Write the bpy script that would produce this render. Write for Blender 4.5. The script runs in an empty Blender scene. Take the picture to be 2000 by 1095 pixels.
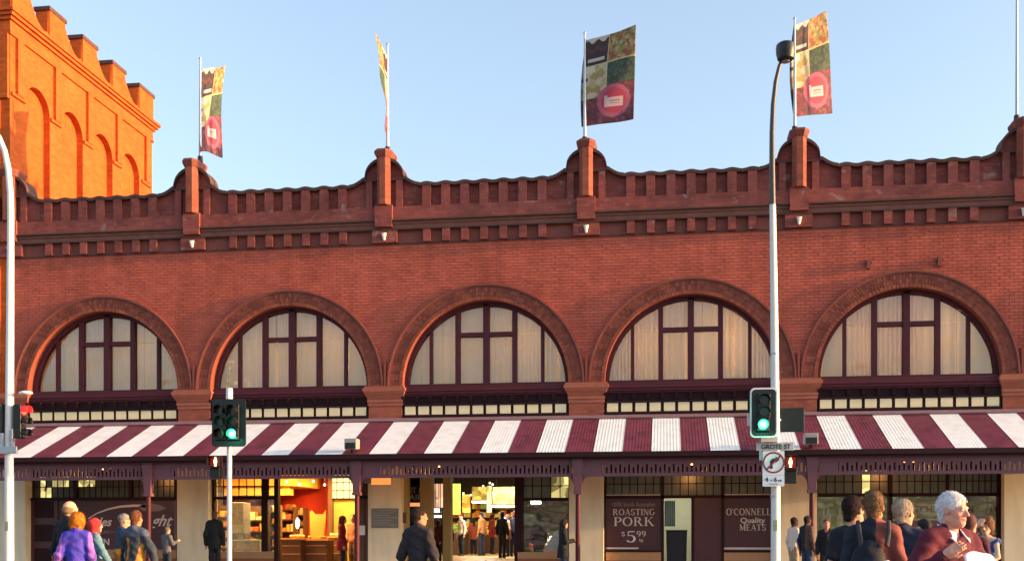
import bpy, math, random
import numpy as np
from mathutils import Vector, Matrix
random.seed(7); RNG = np.random.default_rng(7)
SC = bpy.context.scene
COL = SC.collection
R = math.radians
PI = math.pi

# ------------------------------------------------------------------ camera, world, sun, exposure
F, TH, HZ, EYE = 2135.0, 0.139, 1040.0, 1.45      # focal length (px of the 2000 px photograph), yaw, horizon row, eye height
cd = bpy.data.cameras.new('camera'); cam = bpy.data.objects.new('camera', cd); COL.objects.link(cam)
cam.location = (0, 0, EYE); cam.rotation_euler = (PI/2, 0, TH)
cd.sensor_width = 36; cd.lens = 36*F/2000; cd.shift_y = (HZ-547.5)/2000; cd.clip_end = 3000; cd.clip_start = .1
SC.camera = cam
SUN_AZ, SUN_EL = R(3.0), R(7.5)                    # sun to the right of the street, a few degrees in front of the wall
W_ = bpy.data.worlds.new('World'); SC.world = W_; W_.use_nodes = True
nt = W_.node_tree; nt.nodes.clear()
sky = nt.nodes.new('ShaderNodeTexSky'); sky.sky_type = 'NISHITA'; sky.sun_disc = False
sky.sun_elevation = SUN_EL; sky.sun_rotation = R(90)+SUN_AZ
sky.air_density = 1.0; sky.dust_density = 3.4; sky.ozone_density = 2.1; sky.altitude = 0
bg = nt.nodes.new('ShaderNodeBackground'); bg.inputs[1].default_value = .15
wo = nt.nodes.new('ShaderNodeOutputWorld')
hs = nt.nodes.new('ShaderNodeHueSaturation'); hs.inputs['Saturation'].default_value = .76; hs.inputs['Value'].default_value = 1.02
nt.links.new(sky.outputs[0], hs.inputs['Color']); nt.links.new(hs.outputs[0], bg.inputs[0]); nt.links.new(bg.outputs[0], wo.inputs[0])
sl = bpy.data.lights.new('sun', 'SUN'); sl.energy = 2.9; sl.color = (1.0, .52, .20); sl.angle = R(.6)
so = bpy.data.objects.new('sun', sl); COL.objects.link(so)
sd = Vector((math.cos(SUN_AZ)*math.cos(SUN_EL), -math.sin(SUN_AZ)*math.cos(SUN_EL), math.sin(SUN_EL)))
so.rotation_euler = sd.to_track_quat('Z', 'Y').to_euler()
vs = SC.view_settings; vs.view_transform = 'Standard'; vs.look = 'None'; vs.gamma = 1; vs.use_curve_mapping = False
vs.exposure = 2.0

# measuring helpers: a photograph position on the plane Y = const
def X(px, Y): return Y*math.tan(math.atan((px-1000)/F)-TH)
def Z(px, py, Y):
    zc = -X(px, Y)*math.sin(TH)+Y*math.cos(TH)
    return EYE+(HZ-py)*zc/F
def G(px, py, Y): return (X(px, Y), Y, Z(px, py, Y))

# ------------------------------------------------------------------ materials
MATS = {}
def mat(name, c, rough=.7, var=.12, scale=6, bump=0., bscale=60, metal=0, emit=None, es=0, spec=.5, col_attr=False, island=0., dirt=0.):
    if name in MATS: return MATS[name]
    m = bpy.data.materials.new(name); m.use_nodes = True; t = m.node_tree; N = t.nodes; L = t.links
    b = N['Principled BSDF']; b.inputs['Roughness'].default_value = rough; b.inputs['Metallic'].default_value = metal
    b.inputs['Specular IOR Level'].default_value = spec
    g = N.new('ShaderNodeNewGeometry')
    if col_attr:
        a = N.new('ShaderNodeAttribute'); a.attribute_name = 'Col'; src = a.outputs['Color']
    else:
        rgb = N.new('ShaderNodeRGB'); rgb.outputs[0].default_value = (*c, 1); src = rgb.outputs[0]
    def mul(src, fac_out, lo, hi):
        mr = N.new('ShaderNodeMapRange'); mr.inputs['To Min'].default_value = lo; mr.inputs['To Max'].default_value = hi
        L.new(fac_out, mr.inputs['Value'])
        mx = N.new('ShaderNodeVectorMath'); mx.operation = 'SCALE'
        L.new(src, mx.inputs[0]); L.new(mr.outputs[0], mx.inputs['Scale']); return mx.outputs[0]
    if var:
        n = N.new('ShaderNodeTexNoise'); n.inputs['Scale'].default_value = scale; n.inputs['Detail'].default_value = 5
        n.inputs['Roughness'].default_value = .65
        L.new(g.outputs['Position'], n.inputs['Vector']); src = mul(src, n.outputs[0], 1-var*1.6, 1+var*1.6)
    if island: src = mul(src, g.outputs['Random Per Island'], 1-island, 1+island)
    if dirt:
        n = N.new('ShaderNodeTexNoise'); n.inputs['Scale'].default_value = 1.3; n.inputs['Detail'].default_value = 8
        mp = N.new('ShaderNodeMapping'); mp.inputs['Scale'].default_value = (2.5, 2.5, .5)
        L.new(g.outputs['Position'], mp.inputs[0]); L.new(mp.outputs[0], n.inputs['Vector'])
        mr = N.new('ShaderNodeMapRange'); mr.inputs['From Min'].default_value = .45; mr.inputs['From Max'].default_value = .7
        mr.inputs['To Min'].default_value = 1; mr.inputs['To Max'].default_value = 1-dirt
        L.new(n.outputs[0], mr.inputs['Value'])
        mx = N.new('ShaderNodeVectorMath'); mx.operation = 'SCALE'; L.new(src, mx.inputs[0]); L.new(mr.outputs[0], mx.inputs['Scale']); src = mx.outputs[0]
    L.new(src, b.inputs['Base Color'])
    if bump:
        n = N.new('ShaderNodeTexNoise'); n.inputs['Scale'].default_value = bscale; n.inputs['Detail'].default_value = 4
        L.new(g.outputs['Position'], n.inputs['Vector'])
        bp = N.new('ShaderNodeBump'); bp.inputs['Strength'].default_value = bump; bp.inputs['Distance'].default_value = .01
        L.new(n.outputs[0], bp.inputs['Height']); L.new(bp.outputs[0], b.inputs['Normal'])
    if emit:
        b.inputs['Emission Color'].default_value = (*emit, 1); b.inputs['Emission Strength'].default_value = es
        if var >= .3:
            v1 = N.new('ShaderNodeTexVoronoi'); v1.inputs['Scale'].default_value = scale*1.5; L.new(g.outputs['Position'], v1.inputs['Vector'])
            sv = N.new('ShaderNodeSeparateXYZ'); L.new(v1.outputs['Color'], sv.inputs[0])
            vm = N.new('ShaderNodeVectorMath'); vm.operation = 'SCALE'; vm.inputs[0].default_value = tuple(1.7*q for q in emit); L.new(sv.outputs[0], vm.inputs['Scale'])
            L.new(vm.outputs[0], b.inputs['Emission Color'])
    MATS[name] = m; return m

def cloth_translucent(m, e=.5):
    t = m.node_tree; b = t.nodes['Principled BSDF']; o = t.nodes['Material Output']
    tl = t.nodes.new('ShaderNodeBsdfTranslucent'); tl.inputs[0].default_value = (.95, .8, .55, 1); mx = t.nodes.new('ShaderNodeMixShader'); mx.inputs[0].default_value = e
    t.links.new(b.outputs[0], mx.inputs[1]); t.links.new(tl.outputs[0], mx.inputs[2]); t.links.new(mx.outputs[0], o.inputs[0])

def brick_mat(name, c1, c2, mortar, bw=.235, bh=.086, patch=.25, eff=0):
    m = bpy.data.materials.new(name); m.use_nodes = True; t = m.node_tree; N = t.nodes; L = t.links
    b = N['Principled BSDF']; b.inputs['Roughness'].default_value = .9; b.inputs['Specular IOR Level'].default_value = .2
    g = N.new('ShaderNodeNewGeometry'); s = N.new('ShaderNodeSeparateXYZ'); L.new(g.outputs['Position'], s.inputs[0])
    sn = N.new('ShaderNodeSeparateXYZ'); L.new(g.outputs['True Normal'], sn.inputs[0])
    ab = N.new('ShaderNodeMath'); ab.operation = 'ABSOLUTE'; L.new(sn.outputs[0], ab.inputs[0])
    gt = N.new('ShaderNodeMath'); gt.operation = 'GREATER_THAN'; gt.inputs[1].default_value = .6; L.new(ab.outputs[0], gt.inputs[0])
    mx = N.new('ShaderNodeMix'); mx.data_type = 'FLOAT'
    L.new(gt.outputs[0], mx.inputs[0]); L.new(s.outputs[0], mx.inputs[2]); L.new(s.outputs[1], mx.inputs[3])
    cb = N.new('ShaderNodeCombineXYZ'); L.new(mx.outputs[0], cb.inputs[0]); L.new(s.outputs[2], cb.inputs[1])
    br = N.new('ShaderNodeTexBrick'); br.inputs['Scale'].default_value = 1; br.inputs['Brick Width'].default_value = bw
    br.inputs['Row Height'].default_value = bh; br.inputs['Mortar Size'].default_value = .006
    br.inputs['Color1'].default_value = (*c1, 1); br.inputs['Color2'].default_value = (*c2, 1); br.inputs['Mortar'].default_value = (*mortar, 1)
    br.inputs['Bias'].default_value = 0; br.inputs['Mortar Smooth'].default_value = .3
    L.new(cb.outputs[0], br.inputs['Vector'])
    n = N.new('ShaderNodeTexNoise'); n.inputs['Scale'].default_value = 1.1; n.inputs['Detail'].default_value = 8; n.inputs['Roughness'].default_value = .7
    L.new(g.outputs['Position'], n.inputs['Vector'])
    mr = N.new('ShaderNodeMapRange'); mr.inputs['From Min'].default_value = .3; mr.inputs['From Max'].default_value = .7
    mr.inputs['To Min'].default_value = 1-patch; mr.inputs['To Max'].default_value = 1+patch; L.new(n.outputs[0], mr.inputs[0])
    sc = N.new('ShaderNodeVectorMath'); sc.operation = 'SCALE'; L.new(br.outputs[0], sc.inputs[0]); L.new(mr.outputs[0], sc.inputs['Scale'])
    L.new(sc.outputs[0], b.inputs['Base Color'])
    if eff:
        n2 = N.new('ShaderNodeTexNoise'); n2.inputs['Scale'].default_value = 3.2; n2.inputs['Detail'].default_value = 7; L.new(g.outputs['Position'], n2.inputs['Vector'])
        m2 = N.new('ShaderNodeMapRange'); m2.inputs['From Min'].default_value = .62; m2.inputs['From Max'].default_value = .74; m2.inputs['To Max'].default_value = eff; L.new(n2.outputs[0], m2.inputs[0])
        mxc = N.new('ShaderNodeMix'); mxc.data_type = 'RGBA'; L.new(m2.outputs[0], mxc.inputs[0]); L.new(sc.outputs[0], mxc.inputs[6]); mxc.inputs[7].default_value = (.38, .27, .24, 1)
        L.new(mxc.outputs[2], b.inputs['Base Color'])
    bp = N.new('ShaderNodeBump'); bp.inputs['Strength'].default_value = .6; bp.inputs['Distance'].default_value = .008; bp.invert = True
    L.new(br.outputs['Fac'], bp.inputs['Height']); L.new(bp.outputs[0], b.inputs['Normal'])
    MATS[name] = m; return m

def glass_mat(name, tint=(1, 1, 1), refl=.10, rough=.02):
    m = bpy.data.materials.new(name); m.use_nodes = True; t = m.node_tree; N = t.nodes; L = t.links; N.clear()
    o = N.new('ShaderNodeOutputMaterial'); tr = N.new('ShaderNodeBsdfTransparent'); tr.inputs[0].default_value = (*tint, 1)
    gl = N.new('ShaderNodeBsdfGlossy'); gl.inputs['Roughness'].default_value = rough
    lw = N.new('ShaderNodeLayerWeight'); lw.inputs[0].default_value = .35
    mr = N.new('ShaderNodeMapRange'); mr.inputs['To Min'].default_value = refl*.6; mr.inputs['To Max'].default_value = .9; L.new(lw.outputs['Fresnel'], mr.inputs[0])
    n = N.new('ShaderNodeTexNoise'); n.inputs['Scale'].default_value = 1.3; n.inputs['Detail'].default_value = 2
    g = N.new('ShaderNodeNewGeometry'); L.new(g.outputs['Position'], n.inputs['Vector'])
    bp = N.new('ShaderNodeBump'); bp.inputs['Strength'].default_value = .5; bp.inputs['Distance'].default_value = .08
    L.new(n.outputs[0], bp.inputs['Height']); L.new(bp.outputs[0], gl.inputs['Normal'])
    mx = N.new('ShaderNodeMixShader'); L.new(mr.outputs[0], mx.inputs[0]); L.new(tr.outputs[0], mx.inputs[1]); L.new(gl.outputs[0], mx.inputs[2])
    L.new(mx.outputs[0], o.inputs[0]); MATS[name] = m; return m

BRICK_FIELD = mat('field_brick', (.44, .104, .070), .9, var=.22, scale=.9, island=.10, dirt=.18, bump=.4, bscale=90, spec=.2)
MORTAR = mat('mortar', (.22, .085, .055), .95, var=.1)
BRICK_UP = brick_mat('parapet_brick', (.29, .078, .062), (.21, .058, .050), (.18, .07, .06), patch=.35, eff=.6)
BRICK_PIER = brick_mat('pier_brick', (.30, .085, .055), (.22, .065, .045), (.2, .09, .06))
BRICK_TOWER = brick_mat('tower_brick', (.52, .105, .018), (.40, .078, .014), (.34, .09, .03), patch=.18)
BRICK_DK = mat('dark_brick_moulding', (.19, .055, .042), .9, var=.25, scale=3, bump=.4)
COPING = mat('dark_coping', (.085, .038, .032), .85, var=.3, scale=4)
TERRA = mat('terracotta', (.31, .092, .055), .8, var=.2, scale=5, bump=.3)
VOUS = mat('arch_brick', (.21, .060, .042), .9, var=.15, scale=4, island=.28, spec=.2)
VOUS_IN = mat('arch_edge_brick', (.26, .072, .045), .9, var=.15, scale=4, island=.2, spec=.2)
MAROON = mat('maroon_paint', (.075, .013, .022), .6, var=.15, scale=5, bump=.1, spec=.25)
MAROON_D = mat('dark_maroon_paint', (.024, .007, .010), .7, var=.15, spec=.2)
PURP = mat('plum_paint', (.13, .045, .065), .5, var=.1)
CREAM = mat('cream_panel', (.72, .62, .38), .6, var=.08)
RENDER = mat('cream_render', (.72, .63, .46), .85, var=.07, scale=2, bump=.15, dirt=.15)
CURT = mat('curtain', (.96, .70, .49), .95, var=.08, scale=3)
cloth_translucent(CURT, .30)
ROOM = mat('dim_room', (.10, .09, .07), .9)
GLASS = glass_mat('window_glass', (.98, .98, .96), .07)
GLASS2 = glass_mat('shop_glass', (.93, .95, .93), .08)
SH_RED = mat('roof_maroon', (.17, .034, .062), .5, var=.16, scale=5, dirt=.45)
SH_WH = mat('roof_white', (.86, .89, .88), .5, var=.05, scale=6, dirt=.13)
FLASH = mat('roof_flashing', (.22, .13, .15), .6, var=.25, scale=6)
STEEL = mat('galvanised_steel', (.42, .45, .50), .45, metal=.6, var=.12, scale=9)
POLEW = mat('white_pole_paint', (.72, .70, .68), .4, var=.06, scale=4, dirt=.12)
DARKP = mat('dark_lamp_grey', (.05, .045, .042), .45, var=.1)
BLACK = mat('black_plastic', (.004, .005, .005), .45, var=.1)
GREENB = mat('dark_green_board', (.004, .013, .011), .5, var=.1)
WHITE = mat('white_paint', (.78, .78, .78), .5, var=.04)
SIGNW = mat('sign_white', (.72, .72, .78), .45, var=.03)
RED = mat('sign_red', (.25, .02, .04), .5, var=.03)
BLK = mat('sign_black', (.015, .012, .02), .6, var=0)
LETTER = mat('pale_lettering', (.62, .55, .55), .6, var=.08)
DIMLET = mat('dim_lettering', (.22, .15, .16), .6, var=.08)
SIGNM = mat('shop_sign_maroon', (.060, .012, .018), .35, var=.15, scale=2)
TAN = mat('tan_dado', (.36, .20, .10), .6, var=.12)
RUST = mat('rust_tile_dado', (.26, .075, .028), .55, var=.15)
WOOD = mat('brown_timber', (.10, .045, .02), .55, var=.25, scale=5)
E_ON = lambda n, c, s: mat(n, (.02, .02, .02), .4, var=0, emit=c, es=s*.55)
PERS = mat('cloth_and_skin', (1, 1, 1), .85, var=.14, scale=14, col_attr=True, spec=.25, bump=.5, bscale=38)
PRINT = mat('printed_fabric', (1, 1, 1), .8, var=.03, scale=20, col_attr=True, spec=.2)
cloth_translucent(PRINT, .12)
_t = PRINT.node_tree; _a = [n for n in _t.nodes if n.type == 'ATTRIBUTE'][0]; _l = [n for n in _t.nodes if n.type == 'BSDF_TRANSLUCENT'][0]; _t.links.new(_a.outputs['Color'], _l.inputs[0])

# ------------------------------------------------------------------ mesh helpers
class MB:
    def __init__(s): s.v = []; s.f = []
    def add(s, vs, fs):
        n = len(s.v); s.v += [tuple(v) for v in vs]; s.f += [tuple(i+n for i in f) for f in fs]; return s
    def box(s, x0, x1, y0, y1, z0, z1):
        if x0 > x1: x0, x1 = x1, x0
        return s.add([(x0,y0,z0),(x1,y0,z0),(x1,y1,z0),(x0,y1,z0),(x0,y0,z1),(x1,y0,z1),(x1,y1,z1),(x0,y1,z1)],
                     [(0,3,2,1),(4,5,6,7),(0,1,5,4),(1,2,6,5),(2,3,7,6),(3,0,4,7)])
    def cyl(s, a, b, ra, rb=None, n=12, caps=True):
        rb = ra if rb is None else rb; a = Vector(a); b = Vector(b); d = (b-a).normalized()
        u = d.orthogonal().normalized(); w = d.cross(u); vs = []
        for p, r in ((a, ra), (b, rb)):
            for i in range(n):
                q = 2*PI*i/n; vs.append(p+u*(r*math.cos(q))+w*(r*math.sin(q)))
        fs = [(i, (i+1) % n, n+(i+1) % n, n+i) for i in range(n)]
        if caps: fs += [tuple(range(n-1, -1, -1)), tuple(range(n, 2*n))]
        return s.add(vs, fs)
    def tube(s, pts, rs, n=10):
        pts = [Vector(p) for p in pts]; rs = rs if hasattr(rs, '__len__') else [rs]*len(pts); base = len(s.v)
        u = None
        for i, p in enumerate(pts):
            d = (pts[min(i+1, len(pts)-1)]-pts[max(i-1, 0)]).normalized()
            u = d.orthogonal().normalized() if u is None else (u-d*u.dot(d)).normalized(); w = d.cross(u)
            for k in range(n):
                q = 2*PI*k/n; s.v.append(tuple(p+u*(rs[i]*math.cos(q))+w*(rs[i]*math.sin(q))))
        for i in range(len(pts)-1):
            for k in range(n):
                a = base+i*n; s.f.append((a+k, a+(k+1) % n, a+n+(k+1) % n, a+n+k))
        s.f.append(tuple(base+n-1-k for k in range(n))); e = base+(len(pts)-1)*n; s.f.append(tuple(e+k for k in range(n)))
        return s
    def prism(s, poly, y0, y1, axis='y'):                      # polygon in (x,z) pushed along y; axis 'x': polygon in (y,z) pushed along x
        n = len(poly)
        if axis == 'y': vs = [(a, y0, b) for a, b in poly]+[(a, y1, b) for a, b in poly]
        elif axis == 'x': vs = [(y0, a, b) for a, b in poly]+[(y1, a, b) for a, b in poly]
        else: vs = [(a, b, y0) for a, b in poly]+[(a, b, y1) for a, b in poly]
        return s.add(vs, [tuple(range(n)), tuple(range(2*n-1, n-1, -1))]+[(i, n+i, n+(i+1) % n, (i+1) % n) for i in range(n)])
    def strip(s, lo, hi, y0, y1):                              # solid between two (x,z) polylines of equal length, front y0 back y1
        n = len(lo); b = len(s.v)
        for P in (lo, hi):
            for a, z in P: s.v.append((a, y0, z))
        for P in (lo, hi):
            for a, z in P: s.v.append((a, y1, z))
        for i in range(n-1):
            s.f += [(b+i, b+i+1, b+n+i+1, b+n+i), (b+2*n+i+1, b+2*n+i, b+3*n+i, b+3*n+i+1),
                    (b+i+1, b+i, b+2*n+i, b+2*n+i+1), (b+n+i, b+n+i+1, b+3*n+i+1, b+3*n+i)]
        s.f += [(b, b+n, b+3*n, b+2*n), (b+n-1, b+3*n-1, b+4*n-1, b+2*n-1)]
        return s
    def ball(s, c, r, n=10, m=7):
        r = r if hasattr(r, '__len__') else (r, r, r); vs = []; 
        for j in range(m+1):
            for i in range(n):
                a = 2*PI*i/n; b = PI*j/m
                vs.append((c[0]+r[0]*math.cos(a)*math.sin(b), c[1]+r[1]*math.sin(a)*math.sin(b), c[2]+r[2]*math.cos(b)))
        return s.add(vs, [(j*n+i, (j+1)*n+i, (j+1)*n+(i+1) % n, j*n+(i+1) % n) for j in range(m) for i in range(n)])
    def build(s, name, m, parent=None, smooth=False, bevel=0, fix=True):
        me = bpy.data.meshes.new(name); me.from_pydata(s.v, [], s.f)
        me.validate()
        if fix:
            import bmesh
            bm = bmesh.new(); bm.from_mesh(me); bmesh.ops.recalc_face_normals(bm, faces=bm.faces); bm.to_mesh(me); bm.free()
        if m: me.materials.append(m)
        if smooth:
            me.polygons.foreach_set('use_smooth', [True]*len(me.polygons))
            try: me.set_sharp_from_angle(angle=R(40))
            except Exception: pass
        return link(name, me, parent, bevel)
def link(name, me, parent=None, bevel=0):
    o = bpy.data.objects.new(name, me); COL.objects.link(o)
    if parent is not None:
        o.parent = parent; o.matrix_parent_inverse = parent.matrix_basis.inverted() if True else Matrix()
    if bevel:
        b = o.modifiers.new('bevel', 'BEVEL'); b.width = bevel; b.segments = 2; b.limit_method = 'ANGLE'
    return o
def thing(name, label, cat, loc=(0, 0, 0), rz=0, group=None):
    o = bpy.data.objects.new(name, None); COL.objects.link(o); o.location = loc; o.rotation_euler = (0, 0, rz)
    o.empty_display_size = .2
    o['label'] = label; o['category'] = cat
    if group: o['group'] = group
    return o
def tag(o, label, cat, group=None):
    o['label'] = label; o['category'] = cat
    if group: o['group'] = group
    return o
def kind(o, k): o['kind'] = k; return o
def copy_tree(o, parent=None, first=True):
    c = o.copy(); COL.objects.link(c)
    if parent is not None: c.parent = parent
    for ch in list(o.children): copy_tree(ch, c)
    return c
def B(name, m, parent, *a, bevel=0): return MB().box(*a).build(name, m, parent, bevel=bevel)

def text(name, s, m, x, y, z, size, parent=None, shear=0, xs=1., align='CENTER', depth=.004, off=0., spacing=1., normal='-y', width=None):
    cu = bpy.data.curves.new(name, 'FONT'); cu.body = s; cu.size = size; cu.shear = shear; cu.align_x = align; cu.align_y = 'BOTTOM_BASELINE'
    cu.extrude = depth; cu.offset = off; cu.space_character = spacing; cu.resolution_u = 3
    t = bpy.data.objects.new(name, cu); COL.objects.link(t)
    dg = bpy.context.evaluated_depsgraph_get(); me = bpy.data.meshes.new_from_object(t.evaluated_get(dg))
    bpy.data.objects.remove(t); bpy.data.curves.remove(cu)
    co = np.empty(len(me.vertices)*3); me.vertices.foreach_get('co', co); co = co.reshape(-1, 3)
    if width:
        w = co[:, 0].max()-co[:, 0].min(); xs = width/w
    co[:, 0] *= xs
    out = np.stack([x+co[:, 0], y-co[:, 2], z+co[:, 1]], 1)
    me.vertices.foreach_set('co', out.ravel()); me.materials.clear(); me.materials.append(m); me.name = name
    return link(name, me, parent)

# serif capitals drawn as strokes: thick stems, thin bars, slab serifs, swelling bowls
def serif(name, s, m, cx, y, z, h, parent, width=None, tracking=.12):
    mb = MB(); x = 0.; TK, TN = .15, .06
    def stem(x0, z0, x1, z1, w, ser=True):
        mb.prism([(x0-w/2, z0), (x0+w/2, z0), (x1+w/2, z1), (x1-w/2, z1)], -.006, 0)
        if ser:
            for q, zz in ((x0, z0), (x1, z1)):
                if zz in (0, 1): mb.prism([(q-w/2-.07, zz if zz == 0 else 1-.045), (q+w/2+.07, zz if zz == 0 else 1-.045), (q+w/2+.07, .045 if zz == 0 else 1), (q-w/2-.07, .045 if zz == 0 else 1)], -.007, 0)
    def bar(x0, x1, zz, w=TN): mb.box(x0, x1, -.006, 0, zz-w/2, zz+w/2)
    def arc(cx, cz, rx, rz, a0, a1, n=14, tk=TK, tn=TN):
        lo = []; hi = []
        for i in range(n+1):
            a = R(a0+(a1-a0)*i/n); w = tn+(tk-tn)*abs(math.cos(a)); c_, s_ = math.cos(a), math.sin(a)
            lo.append((cx+(rx-w/2)*c_, cz+(rz-w/2)*s_)); hi.append((cx+(rx+w/2)*c_, cz+(rz+w/2)*s_))
        mb.strip(lo, hi, -.006, 0)
    for ch in s:
        v0 = len(mb.v)
        if ch == 'O': arc(.42, .5, .36, .48, 0, 360, 24); w = .84
        elif ch == 'C': arc(.42, .5, .36, .48, 50, 310, 20); bar(.6, .66, .82, .26); w = .74
        elif ch == 'G': arc(.42, .5, .36, .48, 50, 330, 20); stem(.68, .1, .68, .45, TK, False); bar(.55, .82, .45); w = .84
        elif ch == 'I': stem(.15, 0, .15, 1, TK); w = .3
        elif ch == 'R': stem(.15, 0, .15, 1, TK); arc(.36, .75, .2, .22, -90, 90); bar(.15, .38, .97); bar(.15, .38, .53); stem(.72, 0, .4, .53, TK); w = .82
        elif ch == 'P': stem(.15, 0, .15, 1, TK); arc(.38, .72, .22, .25, -90, 90); bar(.15, .4, .97); bar(.15, .4, .47); w = .66
        elif ch == 'K': stem(.15, 0, .15, 1, TK); stem(.2, .42, .66, 1, TN); stem(.74, 0, .36, .62, TK); w = .84
        elif ch == 'A': stem(.08, 0, .4, 1, TN, False); stem(.72, 0, .4, 1, TK, False); bar(.2, .62, .34); bar(-.02, .2, .02, .045); bar(.58, .86, .02, .045); w = .8
        elif ch == 'S': arc(.32, .73, .22, .25, 20, 250, 12); arc(.32, .27, .23, .26, -170, 70, 12); w = .62
        elif ch == 'T': stem(.36, 0, .36, 1, TK); bar(0, .72, .97); bar(.0, .05, .9, .16); bar(.67, .72, .9, .16); w = .72
        elif ch == 'N': stem(.1, 0, .1, 1, TN); stem(.68, 0, .68, 1, TN); stem(.66, 0, .12, 1, TK, False); w = .8
        elif ch == 'M': stem(.1, 0, .12, 1, TN); stem(.84, 0, .82, 1, TK); stem(.47, .05, .14, 1, TK, False); stem(.47, .05, .8, 1, TN, False); w = .95
        elif ch == 'E': stem(.15, 0, .15, 1, TK); bar(.15, .6, .97); bar(.15, .5, .5); bar(.15, .62, .03); bar(.57, .62, .1, .16); bar(.55, .6, .9, .16); w = .66
        elif ch == 'L': stem(.15, 0, .15, 1, TK); bar(.15, .6, .03); bar(.56, .61, .1, .16); w = .64
        elif ch == '5': bar(.14, .55, .95, .1); stem(.14, .55, .16, .97, TN, False); arc(.3, .32, .25, .3, -150, 110, 14); w = .62
        elif ch == '9': arc(.32, .68, .22, .29, 0, 360, 18); arc(.2, .55, .34, .52, -80, 10, 8); w = .6
        elif ch == '$': arc(.3, .7, .18, .19, 20, 250, 12, .1); arc(.3, .33, .19, .2, -170, 70, 12, .1); stem(.3, .02, .3, 1, .05, False); w = .55
        elif ch == "'": stem(.06, .7, .08, 1, .08, False); w = .14
        else: w = .35
        for i in range(v0, len(mb.v)): a, b, c = mb.v[i]; mb.v[i] = (a+x, b, c)
        x += w+tracking
    x -= tracking; sx = (width/x) if width else h
    mb.v = [(cx+(a-x/2)*sx, y+b, z+c*h) for a, b, c in mb.v]
    return mb.build(name, m, parent)
# ------------------------------------------------------------------ ground
W5 = 5.66
PXK = [-19.11+W5*k for k in range(7)]                      # pier centres; 0 is the pier beside the tower
CXK = [p+W5/2 for p in PXK[:-1]]                           # bay centres
ZS, RI = 5.58, 2.33
ASPH = mat('asphalt', (.05, .05, .052), .9, var=.2, scale=8, bump=.5, bscale=150)
PAVE = mat('paving', (.22, .20, .18), .85, var=.15, scale=3, bump=.2)
kind(B('ground', mat('far_ground', (.10, .09, .08), .95), None, -600, 600, -600, 900, -.6, -.05), 'structure')
kind(B('road', ASPH, None, -300, 300, 11, 23, -.05, 0), 'structure')
kind(B('pavement', PAVE, None, -300, 300, -30, 10.85, -.05, .0), 'structure')
kind(MB().prism([(23.15, -.04), (30.2, -.04), (30.2, .25), (23.15, .15)], -300, 300, 'x').build('footpath', PAVE), 'structure')
kind(B('kerb', mat('kerb_stone', (.3, .29, .27), .8), None, -300, 300, 23, 23.15, -.04, .152), 'structure')
kind(B('kerb', MATS['kerb_stone'], None, -300, 300, 10.85, 11, -.05, .004), 'structure')
for x in range(-12, 14):
    pass
lm = MB()
for k in range(-20, 20): lm.box(k*3.0, k*3.0+1.2, 16.9, 17.0, .0, .004)
kind(lm.build('road_marking', WHITE), 'structure')

# ------------------------------------------------------------------ market building
MK = thing('market_building', 'long red brick market hall with five arched upper windows and scrolled parapet', 'building', (0, 30, .2))
XL, XR = -19.2, 20.0
def arcpts(cx, cz, r, n=40, a0=180, a1=0): return [(cx+r*math.cos(R(a0+(a1-a0)*i/n)), cz+r*math.sin(R(a0+(a1-a0)*i/n))) for i in range(n+1)]
# masonry backing behind the face bricks
w = MB()
NA = 48
for cx in CXK:
    w.strip(arcpts(cx, ZS, RI+.06, NA), [(x, 9.6) for x, z in arcpts(cx, ZS, RI+.06, NA)], 30.0, 30.6)
for k, p in enumerate(PXK):
    x0 = XL if k == 0 else p-(W5/2-RI)+.06; x1 = p+(W5/2-RI)-.06
    if k == 6: x1 = XR
    w.box(x0, x1, 30.0, 30.6, 4.5, ZS); w.box(x0+.001, x1-.001, 30.001, 30.6, ZS, 9.6)
w.build('wall', MORTAR, MK)
# face bricks
bm_ = MB(); bw, bh = .235, .086
row = 0; z = ZS-.02
while z < 9.52:
    x = XL+(.1175 if row % 2 else 0)
    while x < 12.5:
        cx_, cz_ = x+bw/2, z+bh/2
        if all((cx_-c)**2+(cz_-ZS)**2 > 2.64**2 for c in CXK):
            y = 29.988-random.random()*.006
            x0, x1, z0, z1 = x+.005, x+bw-.005, z+.005, z+bh-.004
            bm_.add([(x0,y,z0),(x1,y,z0),(x1,y,z1),(x0,y,z1),(x0,30,z0),(x1,30,z0),(x1,30,z1),(x0,30,z1)],
                    [(0,1,2,3),(0,4,5,1),(1,5,6,2),(2,6,7,3),(3,7,4,0)])
        x += bw
    z += bh; row += 1
kind(bm_.build('face_brick', BRICK_FIELD, MK, fix=False), 'stuff')
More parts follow.
